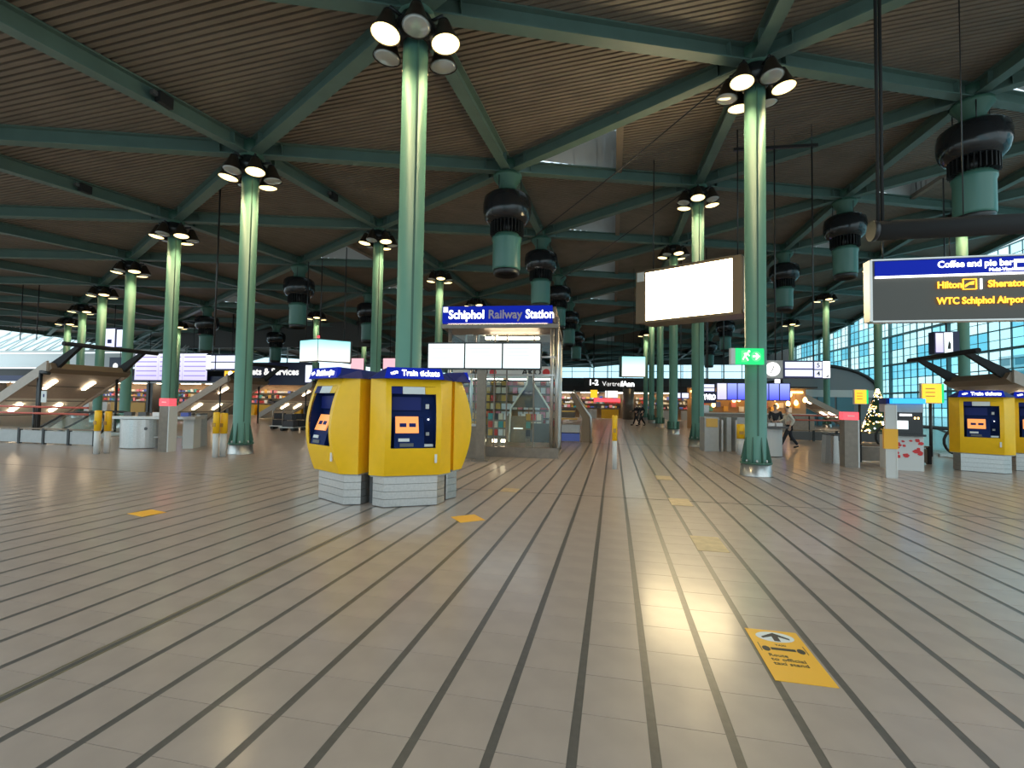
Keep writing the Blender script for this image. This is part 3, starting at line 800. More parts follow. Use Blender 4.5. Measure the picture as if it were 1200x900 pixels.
for pts in ([(-.5, .22), (.1, .3), (.4, .05), (.3, -.02), (.05, .12), (-.1, .0), (.25, -.3), (.1, -.36), (-.3, -.05), (-.55, -.3), (-.7, -.22), (-.35, .1)],):
    face('running_figure', [(fx+.17*ht+x*.42*ht, z*ht*.82) for x, z in pts], M['exit_white'], t).location = (0, .003, 0)
face('figure_head', [(fx+.17*ht+.12*ht+.08*ht*math.cos(k*.8), .3*ht+.08*ht*math.sin(k*.8)) for k in range(8)], M['exit_white'], t).location = (0, .003, 0)

# clock and departures sign
DS = 15.5
t, wd, ht = board('clock_sign', 'hanging clock with violet departure screen right of the exit sign column', 'clock', 897, 422.5, 970, 443.5, DS, R_(4), M['deep_navy'], .2, extra=.0)
u = wd/73
cb = box('clock_panel', (-wd/2+10.5*u, -.01, 0), (21*u, .04, ht), M['grey'], t)
cf = MB().lathe([(.0, 0), (8.2*u, 0), (8.2*u, .02), (0, .02)], 32, cap=False).build('clock_face', emis('clock_white', (1, 1, .97), 1.2, (.8, .8, .8)), t, (-wd/2+9.6*u, -.03, .0), (math.pi/2, 0, 0))
for ang, ln, wdh in ((R_(-150), 6.2, .9), (R_(15), 4.0, 1.1)):
    MB().obox((math.sin(ang)*ln*u*.42, math.cos(ang)*ln*u*.42, .025), Vector((math.sin(ang), math.cos(ang), 0))*ln*u*.5, Vector((math.cos(ang), -math.sin(ang), 0))*wdh*u*.4, Vector((0, 0, .003))).build('clock_hand', M['ink'], cf)
for z, in ((ht*.24,), (-ht*.2,)):
    s_ = box('screen', (-wd/2+39*u, -.0, z), (30*u, .02, ht*.36), M['scr_dep'], t)
    box('screen_text', (-6*u, -.012, .03), (14*u, .004, .05), M['letter_soft'], s_)
for k, dig in enumerate(('5', '4')):
    q = box('platform_tile', (-wd/2+60*u, 0, ht*(.23-.46*k)), (8*u, .02, ht*.40), M['scr_dep'], t)
    text('platform_digit', dig, ht*.36, M['ink'], q, (0, -.014, 0), 'CENTER')
q = box('symbol_tile', (-wd/2+69*u, 0, .0), (7.4*u, .02, ht*.9), M['letter'], t)
MB().tube([(1.8*u*math.cos(k*.52), -.014, ht*.26+1.8*u*math.sin(k*.52)) for k in range(13)], .4*u, 6).build('symbol_ring', M['ink'], q)
face('arrow', [(-2*u, -ht*.12), (-1.2*u, -ht*.12), (1.2*u, -ht*.34), (1.2*u, -ht*.2), (2*u, -ht*.2), (2*u, -ht*.42), (-1*u, -ht*.42), (-1*u, -ht*.36), (.6*u, -ht*.36)], M['ink'], q).location = (0, -.012, 0)
box('hazard_lamps', (-wd/2+16*u, .05, -ht/2-.09), (5*u, .06, .12), M['letter'], t)
zt_ = 7.3
for px in (911, 953):
    hang(t, (px-933.5)*u, ht/2, zt_, .022)
    hang(t, (px-933.5)*u, zt_, up(t, (px-933.5)*u), .012)
box('hanger_bar', ((912-933.5)*u, .06, zt_), (95*u, .08, .09), M['black'], t)

# large way-finding sign at upper right
DSG = 9.0
ls = W(1022, 341, DSG); rzs = R_(0.0)
sg = thing('wayfinding_sign', 'large dark hanging sign with blue coffee bar band and amber hotel names', 'sign', ls, rzs)
LW, LH = 4.6, 1.125
box('panel', (LW/2, .09, 0), (LW, .16, LH), M['sign_dark'], sg)
box('blue_band', (LW/2+.02, .0, LH/2-.155), (LW-.06, .03, .27), M['blue_lit'], sg)
box('white_line', (LW/2+.02, -.005, LH/2-.315), (LW-.06, .03, .034), M['letter'], sg)
box('end_cap', (-.025, .09, 0), (.05, .22, LH+.02), M['alu'], sg)
box('top_rail', (LW/2, .09, LH/2+.01), (LW, .2, .03), M['alu'], sg); box('bottom_rail', (LW/2, .09, -LH/2-.01), (LW, .2, .03), M['alu'], sg)
ux = 1/ (FPX/DSG)
def sx(px): 
    """distance along the sign of the point seen at picture column px"""
    r = ray(px, 340); tt = (ls.y-CAM.y)/r.y; return (CAM+r*tt).x-ls.x
text('lettering', 'Coffee and pie bar', .165, M['letter'], sg, (sx(1187), -.02, LH/2-.125), 'RIGHT', bold=.016, width=sx(1187)-sx(1098.5))
text('small_lettering', 'Multi-Vlaai', .085, M['letter'], sg, (sx(1187), -.02, LH/2-.245), 'RIGHT', bold=.0)
text('lettering', 'Hilton', .17, M['letter_amber'], sg, (sx(1097.5), -.02, LH/2-.50), 'LEFT', bold=.03, width=sx(1126)-sx(1097.5))
text('lettering', 'Sheraton', .17, M['letter_amber'], sg, (sx(1157), -.02, LH/2-.50), 'LEFT', bold=.03, width=sx(1203)-sx(1157))
text('lettering', 'WTC Schiphol Airport', .17, M['letter_amber'], sg, (sx(1097), -.02, LH/2-.79), 'LEFT', bold=.03, width=sx(1204)-sx(1097))
bx = sx(1136); 
for (dx, dz, w_, h_) in ((0, .09, .2, .016), (0, -.09, .2, .016), (-.1, 0, .016, .19), (.1, 0, .016, .19)): box('icon_frame', (bx+dx, -.01, LH/2-.49+dz), (w_, .02, h_), M['letter_amber'], sg)
face('icon_bed', [(bx-.07, LH/2-.55), (bx+.0, LH/2-.50), (bx+.07, LH/2-.50), (bx+.08, LH/2-.43), (bx+.01, LH/2-.45), (bx-.07, LH/2-.50)], M['letter_amber'], sg)
box('divider', (sx(1149.5), -.01, LH/2-.49), (.022, .02, .19), M['letter'], sg)
cx_ = sx(1196)
box('cup_tile', (cx_+.0, -.012, LH/2-.17), (.2, .02, .20), M['letter_soft'], sg); box('cup', (cx_, -.02, LH/2-.18), (.12, .02, .08), M['blue_lit'], sg)
for px in (1038, 1118): MB().tube([(sx(px), .09, LH/2), (sx(px), .09, LH/2+.6)], .012, 6).build('hanger_rod', M['black'], sg)
tp = W(1022, 271, 9.0)
tb = thing('ceiling_tube', 'thick black tube hanging horizontally above the coffee bar sign', 'tube', tp, 0)
MB().tube([(0, 0, 0), (5.2, 0, 0)], .175, 20).build('tube_body', M['matte_black'], tb)
MB().tube([(-.02, 0, 0), (.06, 0, 0)], .185, 20).build('end_cap', M['black'], tb)
for x in (.10, .17): MB().tube([(x, 0, .1), (x, 0, roof_z(tp.x, tp.y)+DZ+.05-tp.z)], .03, 8).build('hanger_pipe', M['matte_black'], tb)
MB().tube([(1.45, 0, .1), (1.45, 0, roof_z(tp.x+1.4, tp.y)+DZ-tp.z)], .01, 6).build('hanger_wire', M['black'], tb)

# ================================================================== ESCALATOR CANOPIES
def canopy(label, xm, y0, L, dx, z=2.64, slope=29, fascia='canopy_grey'):
    t = thing('escalator_canopy', label, 'canopy', (xm, y0+L/2, 0), 0 if dx > 0 else math.pi)
    ln = (z-.15)/math.sin(R_(slope)); c, s_ = math.cos(R_(slope)), math.sin(R_(slope))
    ex, ez = ln*c, z-ln*s_
    MB().slab([(0, -L/2, z), (0, L/2, z), (ex, L/2, ez), (ex, -L/2, ez)], (0, 0, .08)).build('roof_sheet', M[fascia], t)
    sf = MB().slab([(.1, -L/2+.1, z-.03), (.1, L/2-.1, z-.03), (ex, L/2-.1, ez-.03), (ex, -L/2+.1, ez-.03)], (0, 0, .02)).build('soffit', M['soffit'], t)
    for k in (1, 2, 3):
        u = ln*k/4
        MB().slab([(u*c-.02, -L/2+.1, z-u*s_-.035), (u*c-.02, L/2-.1, z-u*s_-.035), (u*c+.02, L/2-.1, z-u*s_-.06), (u*c+.02, -L/2+.1, z-u*s_-.06)], (0, 0, .006)).build('soffit_joint', M['dgrey'], sf)
    for k in (.22, .62):  # added glowing bars stand in for arcs reflected in the soffit
        for yy in (-L*.22, L*.25):
            u = ln*k
            MB().obox((u*c, yy, z-u*s_-.06), Vector((c, 0, -s_))*.34, Vector((0, 1, 0))*.07, Vector((s_, 0, c))*.02).build('reflection_glow_bar', M['strip_warm'], sf)
    for sg in (-1, 1):
        MB().slab([(-.05, sg*L/2, z+.32), (-.05, sg*L/2, z-.10), (ex, sg*L/2, ez-.10), (ex, sg*L/2, ez+.32)], (0, .08*sg, 0)).build('side_fascia', M[fascia], t)
        yy = sg*(L/2-.28)
        MB().slab([(.55, yy-.07, z+.05), (-.02, yy-.07, z-.06), (-1.22, yy-.07, z+.86), (-1.18, yy-.07, z+1.0)], (0, .14, 0)).build('fin', M['matte_black'], t)
        MB().tube([(.5, sg*(L/2-.05), 0), (.5, sg*(L/2-.05), z-.15)], .05, 10).build('post', M['black'], t)
    MB().slab([(.0, -L/2, z-.16), (-.22, -L/2, z+.02), (-.10, -L/2, z+.24), (.15, -L/2, z+.26), (.2, -L/2, z-.1)], (0, L, 0)).build('mouth_beam', M['canopy_edge'], t)
    MB().tube([(-1.22, -L/2-.35, z+.95), (-1.22, L/2+.35, z+.95)], .085, 12).build('cross_tube', M['matte_black'], t)
    return t
canopy('left escalator canopy with black fins and tube, nearest one on that side', -21.8, 14.9, 3.2, -1)
canopy('right escalator canopy with black fins and tube behind the right ticket machines', 13.1, 19.3, 3.2, 1)
canopy('far right escalator canopy sloping down beyond the walking person', 13.6, 40.5, 3.2, 1)
canopy('far left escalator canopy sloping down just left of the ticket machines', -21.8, 32, 3.2, -1)
canopy('middle left escalator canopy sloping down behind the tall left column', -21.8, 24, 3.2, -1)

def escalator(label, x, y, dx):
    t = thing('escalator', label, 'escalator', (x, y, 0), 0 if dx > 0 else math.pi)
    for sg in (-1, 1):
        pts = [(3.4, sg*.55, .05), (2.6, sg*.55, .40), (1.6, sg*.55, .88), (.8, sg*.55, .96), (.0, sg*.55, .96)]
        for k in range(1, 9):
            a = math.pi/2+k*math.pi/9; pts.append((.44*math.cos(a), sg*.55, .52+.44*math.sin(a)))
        pts += [(.0, sg*.55, .08), (.5, sg*.55, .06)]
        MB().tube(pts, .045, 8).build('handrail', M['rubber'], t)
        MB().slab([(.0, sg*.55, .1), (2.9, sg*.55, .1), (2.6, sg*.55, .36), (1.6, sg*.55, .84), (.8, sg*.55, .92), (.0, sg*.55, .92)], (0, .012, 0)).build('balustrade_pane', M['glass'], t)
        box('skirt', (1.2, sg*.55, .05), (3.6, .12, .1), M['steel'], t)
    box('comb_plate', (.3, 0, .012), (1.6, .9, .02), M['steel'], t)
    return t
escalator('escalator with black handrail loops behind the red topped left reader', -20.0, 16.0, -1)
escalator('escalator with black handrail loops beside the lit fir tree', 10.2, 20.4, 1)
escalator('second escalator with black handrail loops right of the lit fir tree', 11.4, 18.6, 1)

def guard(label, x0, x1, y, npan, red=False, tone='grey', ry=0):
    t = thing('well_guard', label, 'barrier', (x0, y, 0))
    L = x1-x0
    for k in range(npan):
        box('panel', (L*(k+.5)/npan, 0, .24), (L/npan-.10, .05, .40), M[tone], t)
    for k in range(npan+1): box('post', (L*k/npan, .0, .26), (.09, .10, .52), M['black'], t)
    box('top_rail', (L/2, 0, .50), (L, .09, .05), M['canopy_edge'], t)
    if red:
        for z in (.98, 1.20): MB().tube([(0, .5, z), (L-1.0, .5, z)], .035, 8).build('red_rail', M['rust'], t)
        MB().tube([(L-1.0, .5, 1.20)]+[(L-1.0+.11*math.sin(k*math.pi/6), .5, 1.09+.11*math.cos(k*math.pi/6)) for k in range(7)], .035, 8).build('red_rail_end', M['rust'], t)
        for x in (L*.25, L*.6): MB().tube([(x, .5, 0), (x, .5, 1.2)], .03, 8).build('rail_post', M['black'], t)
    return t
guard('low grey guard with black posts and red tube rail at far left floor', -24.5, -16.2, 12.5, 8, True)
guard('low brown guard with glass above behind the red patterned machine', 7.2, 9.0, 16.4, 2, False, 'brown_steel')
guard('low dark guard with red tube rail behind the walking person', 8.3, 12.2, 25.5, 4, True, 'dgrey')
# black sign post beside the left canopy
q = G(44, 512)
t = thing('sign_post', 'black post with small white smoking label beside the left canopy', 'post', q)
MB().tube([(0, 0, 0), (0, 0, 2.55)], .06, 10).build('pole', M['black'], t); MB().tube([(0, 0, 2.5), (.4, 0, 2.45)], .07, 8).build('bracket', M['black'], t)
lb = box('label_plate', (.24, -.02, 1.55), (.26, .02, .44), M['label_paper'], t); box('pictogram', (0, -.012, .04), (.06, .006, .12), M['blue'], lb)

# ================================================================== POSTS, DESKS, MACHINES
def yellow_post(px, py, ptop, label, wpx=7):
    p = G(px, py); d = depth(p); h = (py-ptop)*d/FPX; r = wpx*d/FPX/2
    t = thing('barrier_post', label, 'post', p)
    MB().lathe([(r*.9, 0), (r*.9, h*.54)], 16).build('shaft', M['lgrey'], t)
    MB().lathe([(r, h*.53), (r, h*.98), (r*.8, h)], 16).build('yellow_sleeve', M['yellow'], t)
    box('reader_pad', (0, -r, h*.72), (r*1.1, .02, .1), M['ochre_pad'] if 'ochre_pad' in M else M.setdefault('ochre_pad', mat('ochre_pad', (.45, .25, .05), .5)), t)
yellow_post(113, 532, 481, 'left one of two yellow topped posts in front of the curved desk')
yellow_post(125, 531, 482, 'right of two yellow topped posts in front of the curved desk')
yellow_post(252, 536, 483, 'left one of the yellow topped post pair beside the tall column')
yellow_post(261, 535, 484, 'right one of the yellow topped post pair beside the tall column', 8)
yellow_post(720, 550, 487, 'slim post with long yellow sleeve standing alone on the walkway', 6)
yellow_post(868, 533, 497, 'yellow post half hidden left behind the exit sign column', 9)
def red_post(px, py, ptop, label, wpx=12):
    p = G(px, py); d = depth(p); h = (py-ptop)*d/FPX; w_ = wpx*d/FPX
    t = thing('reader_post', label, 'post', p, -YAW if 0 else 0)
    box('housing', (0, 0, h*.43), (w_, .3, h*.86), M['brown_steel'], t)
    box('edge_strip', (w_/2+.02, 0, h*.43), (.04, .28, h*.86), M['lgrey'], t)
    dsp = box('display', (0, -.02, h*.93), (w_*1.15, .24, h*.14), M['red_lit'], t); box('cross_mark', (0, -.125, 0), (w_*.5, .01, .03), M['label_paper'], dsp)
red_post(195, 529, 467, 'left reader post with a lit red display on top')
red_post(995, 547, 483, 'right reader post with a lit red display on top', 14)
def taper(px, py, ptop, label, wpx=8):
    p = G(px, py); d = depth(p); h = (py-ptop)*d/FPX; w_ = wpx*d/FPX
    t = thing('gate_post', label, 'post', p)
    MB().slab([(-w_/2, 0, 0), (w_/2, 0, 0), (w_*.32, 0, h), (-w_*.32, 0, h)], (0, .28, 0)).build('steel_blade', M['steel'], t)
    box('reader_cap', (0, .14, h+.02), (w_*.7, .3, .04), M['dgrey'], t)
taper(216, 523, 486, 'left tapered steel gate post right of the left red reader')
taper(231, 523, 486, 'right tapered steel gate post right of the left red reader')
taper(971, 543, 510, 'left tapered steel gate post beside the right red reader', 7)
taper(980, 543, 511, 'right tapered steel gate post beside the right red reader', 7)

# slim tall grey post with a yellow band by the red patterned machine
q = G(1044, 560); t = thing('notice_post', 'tall flat grey post with a yellow band beside the red patterned machine', 'post', q, R_(-14))
box('blade', (0, 0, .84), (.20, .10, 1.68), M['lgrey'], t); box('edge', (.11, 0, .84), (.02, .12, 1.68), M['alu'], t)
box('yellow_band', (0, -.055, .90), (.26, .02, .46), M['sticker'], t); box('yellow_band', (-.12, 0, .90), (.03, .12, .46), M['sticker'], t)
# card machine
q = G(1062, 551.5); t = thing('card_machine', 'grey card machine with blue lit top and red floral pattern on its front', 'ticket machine', q, R_(-8))
box('lower_cabinet', (0, .3, .45), (.78, .55, .90), M['lgrey'], t)
box('fascia', (-.33, .06, 1.2), (.12, .1, .64), M['lgrey'], t)
box('screen_bay', (.06, .3, 1.2), (.66, .5, .62), M['black'], t); box('head', (0, .3, 1.62), (.78, .55, .22), M['grey'], t)
box('lit_header', (.03, -.0, 1.80), (.70, .3, .13), emis('cyan_lit', (.02, .35, .95), 1.6), t); box('header_cap', (0, .3, 1.80), (.80, .5, .16), M['blue'], t)
box('screen', (-.10, .04, 1.18), (.34, .02, .22), M['scr_white'], t); box('lamp_bar', (.02, .045, 1.44), (.26, .02, .05), M['letter'], t)
for x in (.22, .29): box('card_slot', (x, .045, 1.36), (.03, .02, .05), M['bulb'], t)
box('shelf', (.06, -.02, .92), (.68, .16, .05), M['black'], t)
for k in range(26):
    a = random.uniform(-.33, .33); b = random.uniform(.26, .80)
    if abs(a) < .12 and .42 < b < .62: continue
    n_ = random.choice((5, 6, 7)); r = random.uniform(.03, .08)
    face('red_petal', [(a+r*(1+.3*math.sin(k+j*2))*math.cos(j*2*math.pi/n_), b+r*(.75)*math.sin(j*2*math.pi/n_)) for j in range(n_)], M['red'], t, .002+.0003*k).location = (0, .024, 0)

# curved desk at left
q = G(156, 526); t = thing('service_desk', 'silver curved service desk behind the two yellow topped posts', 'desk', q, R_(22))
def halfdrum(r, h, m, nm, t, y=0, a0=-8, a1=188, n=18):
    pts = [(r*math.cos(R_(-(a0+(a1-a0)*k/n))), r*math.sin(R_(-(a0+(a1-a0)*k/n)))*.8) for k in range(n+1)]
    MB().prism([(x, yy+.4+y) for x, yy in pts], 0.02, h).build(nm, m, t)
halfdrum(.56, .90, M['steel'], 'drum', t)
MB().prism([(-.62, -.12), (1.75, -.12), (1.75, .6), (-.62, .6)], .92, 1.0).build('worktop', M['alu'], t)
box('leg_panel', (1.5, .3, .46), (.3, .5, .92), M['lgrey'], t); box('shelf', (1.0, .3, .35), (1.0, .4, .04), M['grey'], t)
for x in (-.3, .1, .5, .9, 1.3): box('desk_item', (x, .3, 1.06), (.22, .2, .12), random.choice([M['dgrey'], M['g_bl'], M['g_wh']]), t)
face('logo_ring', [(.34+.05*math.cos(k*.5), .62+.05*math.sin(k*.5)) for k in range(12)], M['dgrey'], t).location = (0, -.03, 0)
# right desk
q = G(907, 536); t = thing('service_desk', 'curved pale service desk behind the exit sign column', 'desk', q, R_(8))
halfdrum(.42, .90, M['lgrey'], 'drum', t)
MB().prism([(-.5, -.1), (.42, -.1), (.42, .6), (-.5, .6)], .92, .98).build('worktop', M['dgrey'], t)
for x in (-.25, .0, .25): box('desk_item', (x, .25, 1.03), (.2, .2, .1), random.choice([M['g_wh'], M['dgrey']]), t)
# gates near the bar
q = G(852, 529); t = thing('entrance_gate', 'grey entrance gate of tall panels left of the exit sign column', 'gate', q, R_(10))
for x, w_ in ((-.55, .5), (.05, .16), (.5, .34)): box('gate_panel', (x, .2, .60), (w_, .5, 1.2), M['grey'], t)
for x in (-.22, .26, .72): box('gate_blade', (x, 0, .56), (.05, .3, 1.1), M['alu'], t)
box('warning_band', (-.55, -.06, 1.0), (.4, .02, .3), M['g_ochre'], t)
# waste bin by the elevator house
q = G(548, 537.5); t = thing('waste_bin', 'dull steel waste bin beside the screen board post', 'bin', q, R_(5))
box('bin_body', (0, .2, .46), (.46, .42, .92), M['brown_steel'], t); box('bin_lid', (0, .2, .95), (.50, .46, .06), M['steel'], t)
face('bin_badge', [(.05*math.cos(k*.5), .55+.05*math.sin(k*.5)) for k in range(12)], M['dgrey'], t).location = (0, -.012, 0)

# ================================================================== FLOOR STICKERS
def sticker(label, x, y, w_, h_, m, arrow=False, rz=0):
    t = thing('floor_sticker', label, 'sticker', (x, y, 0), rz)
    MB().box((0, 0, .002), (w_, h_, .003)).build('film', m, t)
    if arrow:
        def flat(nm, pts, m, z=.0042): MB().prism(pts, z, z+.0008).build(nm, m, t)
        el_ = [(.122*math.cos(k*math.pi/14), .235+.075*math.sin(k*math.pi/14)) for k in range(28)]
        flat('arrow_disc', el_, M['label_paper'])
        flat('arrow', [(-.02, .172), (.02, .172), (.02, .24), (.085, .205), (.09, .225), (0, .295), (-.09, .225), (-.085, .205), (-.02, .24)], M['ink'], .0052)
        flat('pictogram_bar', [(-.075, .045), (.075, .045), (.075, .075), (-.075, .075)], M['ink'])
        for sgn in (-1, 1):
            flat('pictogram_wheel', [(sgn*.105+.025*math.cos(k*.7), .055+.035*math.sin(k*.7)) for k in range(9)], M['ink'])
            flat('pictogram_frame', [(sgn*.138-.002, .02), (sgn*.138+.002, .02), (sgn*.138+.002, .13), (sgn*.138-.002, .13)], M['ink'])
        text('caption', 'TAXI', .03, M['ink'], t, (0, .115, .0045), 'CENTER', (0, 0, 0), .01, ext=.0006)
        for k, l in enumerate(('Route', 'to official', 'taxi stand')):
            text('caption', l, .05, M['ink'], t, (-.115, -.03-k*.052, .0045), 'LEFT', (0, 0, 0), .006, ext=.0006, width=(.11, .2, .2)[k])
    return t
sticker('large clean yellow floor sticker with black arrow and taxi route lettering', 1.105, 3.50, .335, .68, M['sticker'], True)
sticker('pale floor sticker with painted-in glare next beyond the large yellow one', 1.09, 6.05, .33, .62, M['sticker_pale'])
sticker('pale floor sticker with painted-in glare third along the same floor lane', 1.09, 8.5, .33, .6, M['sticker_pale'])
sticker('pale floor sticker with painted-in glare farthest along the same floor lane', 1.09, 11.2, .33, .6, M['sticker_pale'])
sticker('yellow oblong floor sticker alone at left in the open floor', -6.28, 5.58, .36, .30, M['sticker'], rz=R_(-14))
sticker('yellow floor sticker nearest the front of the ticket machines', -1.95, 6.47, .36, .36, M['sticker'], rz=R_(40))
sticker('small yellow floor sticker right of the ticket machines', -1.84, 8.75, .30, .36, M['sticker_pale'])

# ================================================================== BACKGROUND BOARDS AND SHOPS
def WP(px, py, y):
    r = ray(px, py); return CAM+r*((y-CAM.y)/r.y)
def pboard(name, label, cat, px0, py0, px1, py1, y, frame_m, dep=.12, extra=.05):
    a = WP(px0, (py0+py1)/2, y); b = WP(px1, (py0+py1)/2, y); c = WP((px0+px1)/2, py0, y); e = WP((px0+px1)/2, py1, y)
    t = thing(name, label, cat, ((a.x+b.x)/2, y, (c.z+e.z)/2))
    wd, ht = abs(b.x-a.x), abs(c.z-e.z)
    box('case', (0, dep/2+.02, 0), (wd+extra, dep, ht+extra), frame_m, t)
    return t, wd, ht
YQ = 40.3
t, wd, ht = pboard('departure_board', 'large violet departures board with rows at far left', 'display', 158, 414, 243, 446, YQ, M['deep_navy'], .15)
for x in (-.3, .3): hang(t, wd*x, ht/2, up(t, wd*x), .03)
for k in range(3):
    s_ = box('screen', (-wd/3+k*wd/3, 0, 0), (wd/3-.05, .03, ht-.1), M['scr_violet'], t)
    for r in range(5): box('flight_row', (0, -.02, ht*.36-r*ht*.17), (wd/3-.4, .01, .10), M.setdefault('row_violet', emis('row_violet', (.36, .28, .8), .8)), s_)
t, wd, ht = pboard('departure_screen', 'dark framed blue departure screen with two lines right of the violet board', 'display', 242, 415, 279, 434, 36, M['deep_navy'], .3)
for z in (.22, -.22): box('screen', (wd*.12, -.0, ht*z), (wd*.62, .03, ht*.38), M['scr_dep'], t)
for z in (.22, -.22): box('platform_tile', (-wd*.30, 0, ht*z), (wd*.13, .03, ht*.38), M['scr_dep'], t)
box('symbol_tile', (-wd*.43, 0, 0), (wd*.12, .03, ht*.85), M['letter'], t)
hang(t, -wd*.3, ht/2, up(t, 0), .03); hang(t, wd*.3, ht/2, up(t, 0), .03)
t, wd, ht = pboard('meeting_sign', 'yellow square pictogram sign under the blue departure screen at left', 'sign', 262, 434, 278, 448, 37, M['black'], .15)
box('panel', (0, 0, .05), (wd*.86, .03, ht*.8), M['yellow_lit'], t); box('dark_band', (0, -.02, -ht*.22), (wd*.7, .02, .07), M['ink'], t)
face('disc', [(.22*math.cos(k*.4), .25+.22*math.sin(k*.4)) for k in range(16)], M['letter'], t).location = (0, -.02, 0)
for x in (-.35, .35): face('pictogram_wing', [(x-.14, -.1), (x+.14, -.1), (x+.1, .2), (x-.1, .2)], M['ink'], t).location = (0, -.018, 0)
hang(t, 0, ht/2, up(t, 0), .03)
t, wd, ht = pboard('monitor', 'small hanging blue and white monitor pair high at far left', 'display', 116, 384, 150, 409, 30, M['deep_navy'], .4)
box('screen', (-wd*.14, 0, 0), (wd*.36, .03, ht*.9), M['scr_dep'], t); box('screen', (wd*.3, 0, 0), (wd*.36, .03, ht*.8), M['scr_dep'], t)
box('screen_picture', (-wd*.12, -.02, -ht*.14), (wd*.14, .01, ht*.18), M['blue'], t)
hang(t, 0, ht/2, up(t, 0), .03); hang(t, wd*.3, ht/2, up(t, wd*.3), .03)
t, wd, ht = pboard('monitor', 'dark monitor with lit discs low behind the left canopy tube', 'display', 128, 419, 152, 439, 38, M['deep_navy'], .3)
for x in (-.2, .22): face('lit_disc', [(wd*x+.3*math.cos(k*.5), .3*math.sin(k*.5)) for k in range(13)], M['letter_soft'], t)
hang(t, 0, ht/2, up(t, 0), .03)
t, wd, ht = pboard('monitor', 'small hanging white and dark monitor pair in front of the glass facade', 'display', 1096, 389, 1124, 414, 24, M['deep_navy'], .4)
box('screen', (-wd*.32, 0, 0), (wd*.30, .03, ht*.9), M['scr_violet'], t); box('screen', (wd*.06, 0, 0), (wd*.34, .03, ht*.95), M['scr_white'], t)
face('pictogram', [(wd*.0, -ht*.3), (wd*.14, -ht*.3), (wd*.14, -ht*.05), (wd*.06, ht*.08)], M['ink'], t).location = (0, -.02, 0)
hang(t, 0, ht/2, up(t, 0), .03)
t, wd, ht = pboard('shop_sign', 'dark navy services sign band left of the ticket machines', 'sign', 283, 425, 372, 451, YQ-.5, M['deep_navy'], .2)
text('lettering', 'ets & Services', ht*.42, M['letter_soft'], t, (-wd*.36, -.01, ht*.08), 'LEFT', bold=.03, width=wd*.62)
box('side_tile', (-wd*.46, 0, -ht*.2), (wd*.12, .04, ht*.4), M['scr_violet'], t)
t, wd, ht = pboard('lit_panel', 'narrow pale cyan lit panel at the right end of the services sign', 'display', 358, 428, 370, 448, 39.6, M['dgrey'], .1)
box('panel', (0, 0, 0), (wd, .03, ht), M['scr_dep'], t); hang(t, 0, ht/2, up(t, 0), .03)
def shop(label, xa, xb, y, zc, seed, back='shop_wall', dep=1.8, band='deep_navy', strip='strip_warm', goods=True):
    random.seed(seed)
    t = thing('shop', label, 'shop', ((xa+xb)/2, y, 0)); wd = xb-xa
    box('back_panel', (0, dep-.06, zc/2), (wd-.02, .08, zc), M[back], t)
    box('soffit', (0, dep/2, zc+.06), (wd-.02, dep, .12), M['white_band'], t)
    for k in range(max(2, int(wd/2.2))):
        n_ = max(2, int(wd/2.2)); box('ceiling_strip', (-wd/2+wd*(k+.5)/n_, .5, zc-.03), (wd/n_*.7, .35, .05), M[strip], t)
    for sg in (-1, 1): box('pier', (sg*(wd/2-.15), dep/2, zc/2), (.28, dep-.1, zc), M['dgrey'], t)
    box('fascia', (0, .05, zc+.42), (wd-.02, .12, .6), M[band], t)
    nc = max(2, int(wd/2.6))
    for k in range(nc):
        x = -wd/2+.6+(wd-1.2)*(k+.5)/nc
        box('counter', (x, .75, .5), (wd/nc*.7, .6, 1.0), random.choice([M['yellow'], M['g_ochre'], M['lgrey'], M['brown_steel']]), t)
    if goods:
        for r in range(3):
            sh = box('shelf', (0, dep-.3, 1.15+r*.5), (wd*.86, .35, .04), M['dgrey'], t)
            x = -wd*.42
            while x < wd*.42:
                w_ = random.uniform(.15, .4); h_ = random.uniform(.15, .36)
                box('packet', (x+w_/2, 0, .02+h_/2), (w_*.92, .2, h_), random.choice(GOODS), sh); x += w_+random.choice((0, 0, .12))
    return t
shop('farthest left shop with lit ceiling strips at the left picture edge', -68, -57.2, 40.6, 3.0, 12)
shop('second farthest left shop with lit ceiling strips under the white band', -57, -46.2, 40.6, 3.0, 13)
shop('far left shop with lit ceiling strips behind the left canopy', -46, -37.2, 40.6, 3.0, 1)
shop('shop with lit ceiling strips under the violet departures board', -37, -28.2, 40.6, 3.0, 2)
shop('shop with yellow counters under the services sign', -28, -19.2, 40.6, 3.0, 3)
shop('shop with red and pink displays left of the elevator house', -19, -9.2, 40.6, 3.0, 4, 'shop_dark')
# pink posters above that shop
for k, (px, lab) in enumerate(((418, 'left pink lit poster above the shop behind the ticket machines'), (456, 'right pink lit poster above the shop behind the ticket machines'))):
    t, wd, ht = pboard('poster', lab, 'poster', px-7, 420, px+8, 438, 40.2, M['dgrey'], .1)
    box('print', (0, 0, 0), (wd, .03, ht), emis('poster_pink_%d' % k, (.95, .55, .62), .9), t); hang(t, 0, ht/2, up(t, 0), .03)
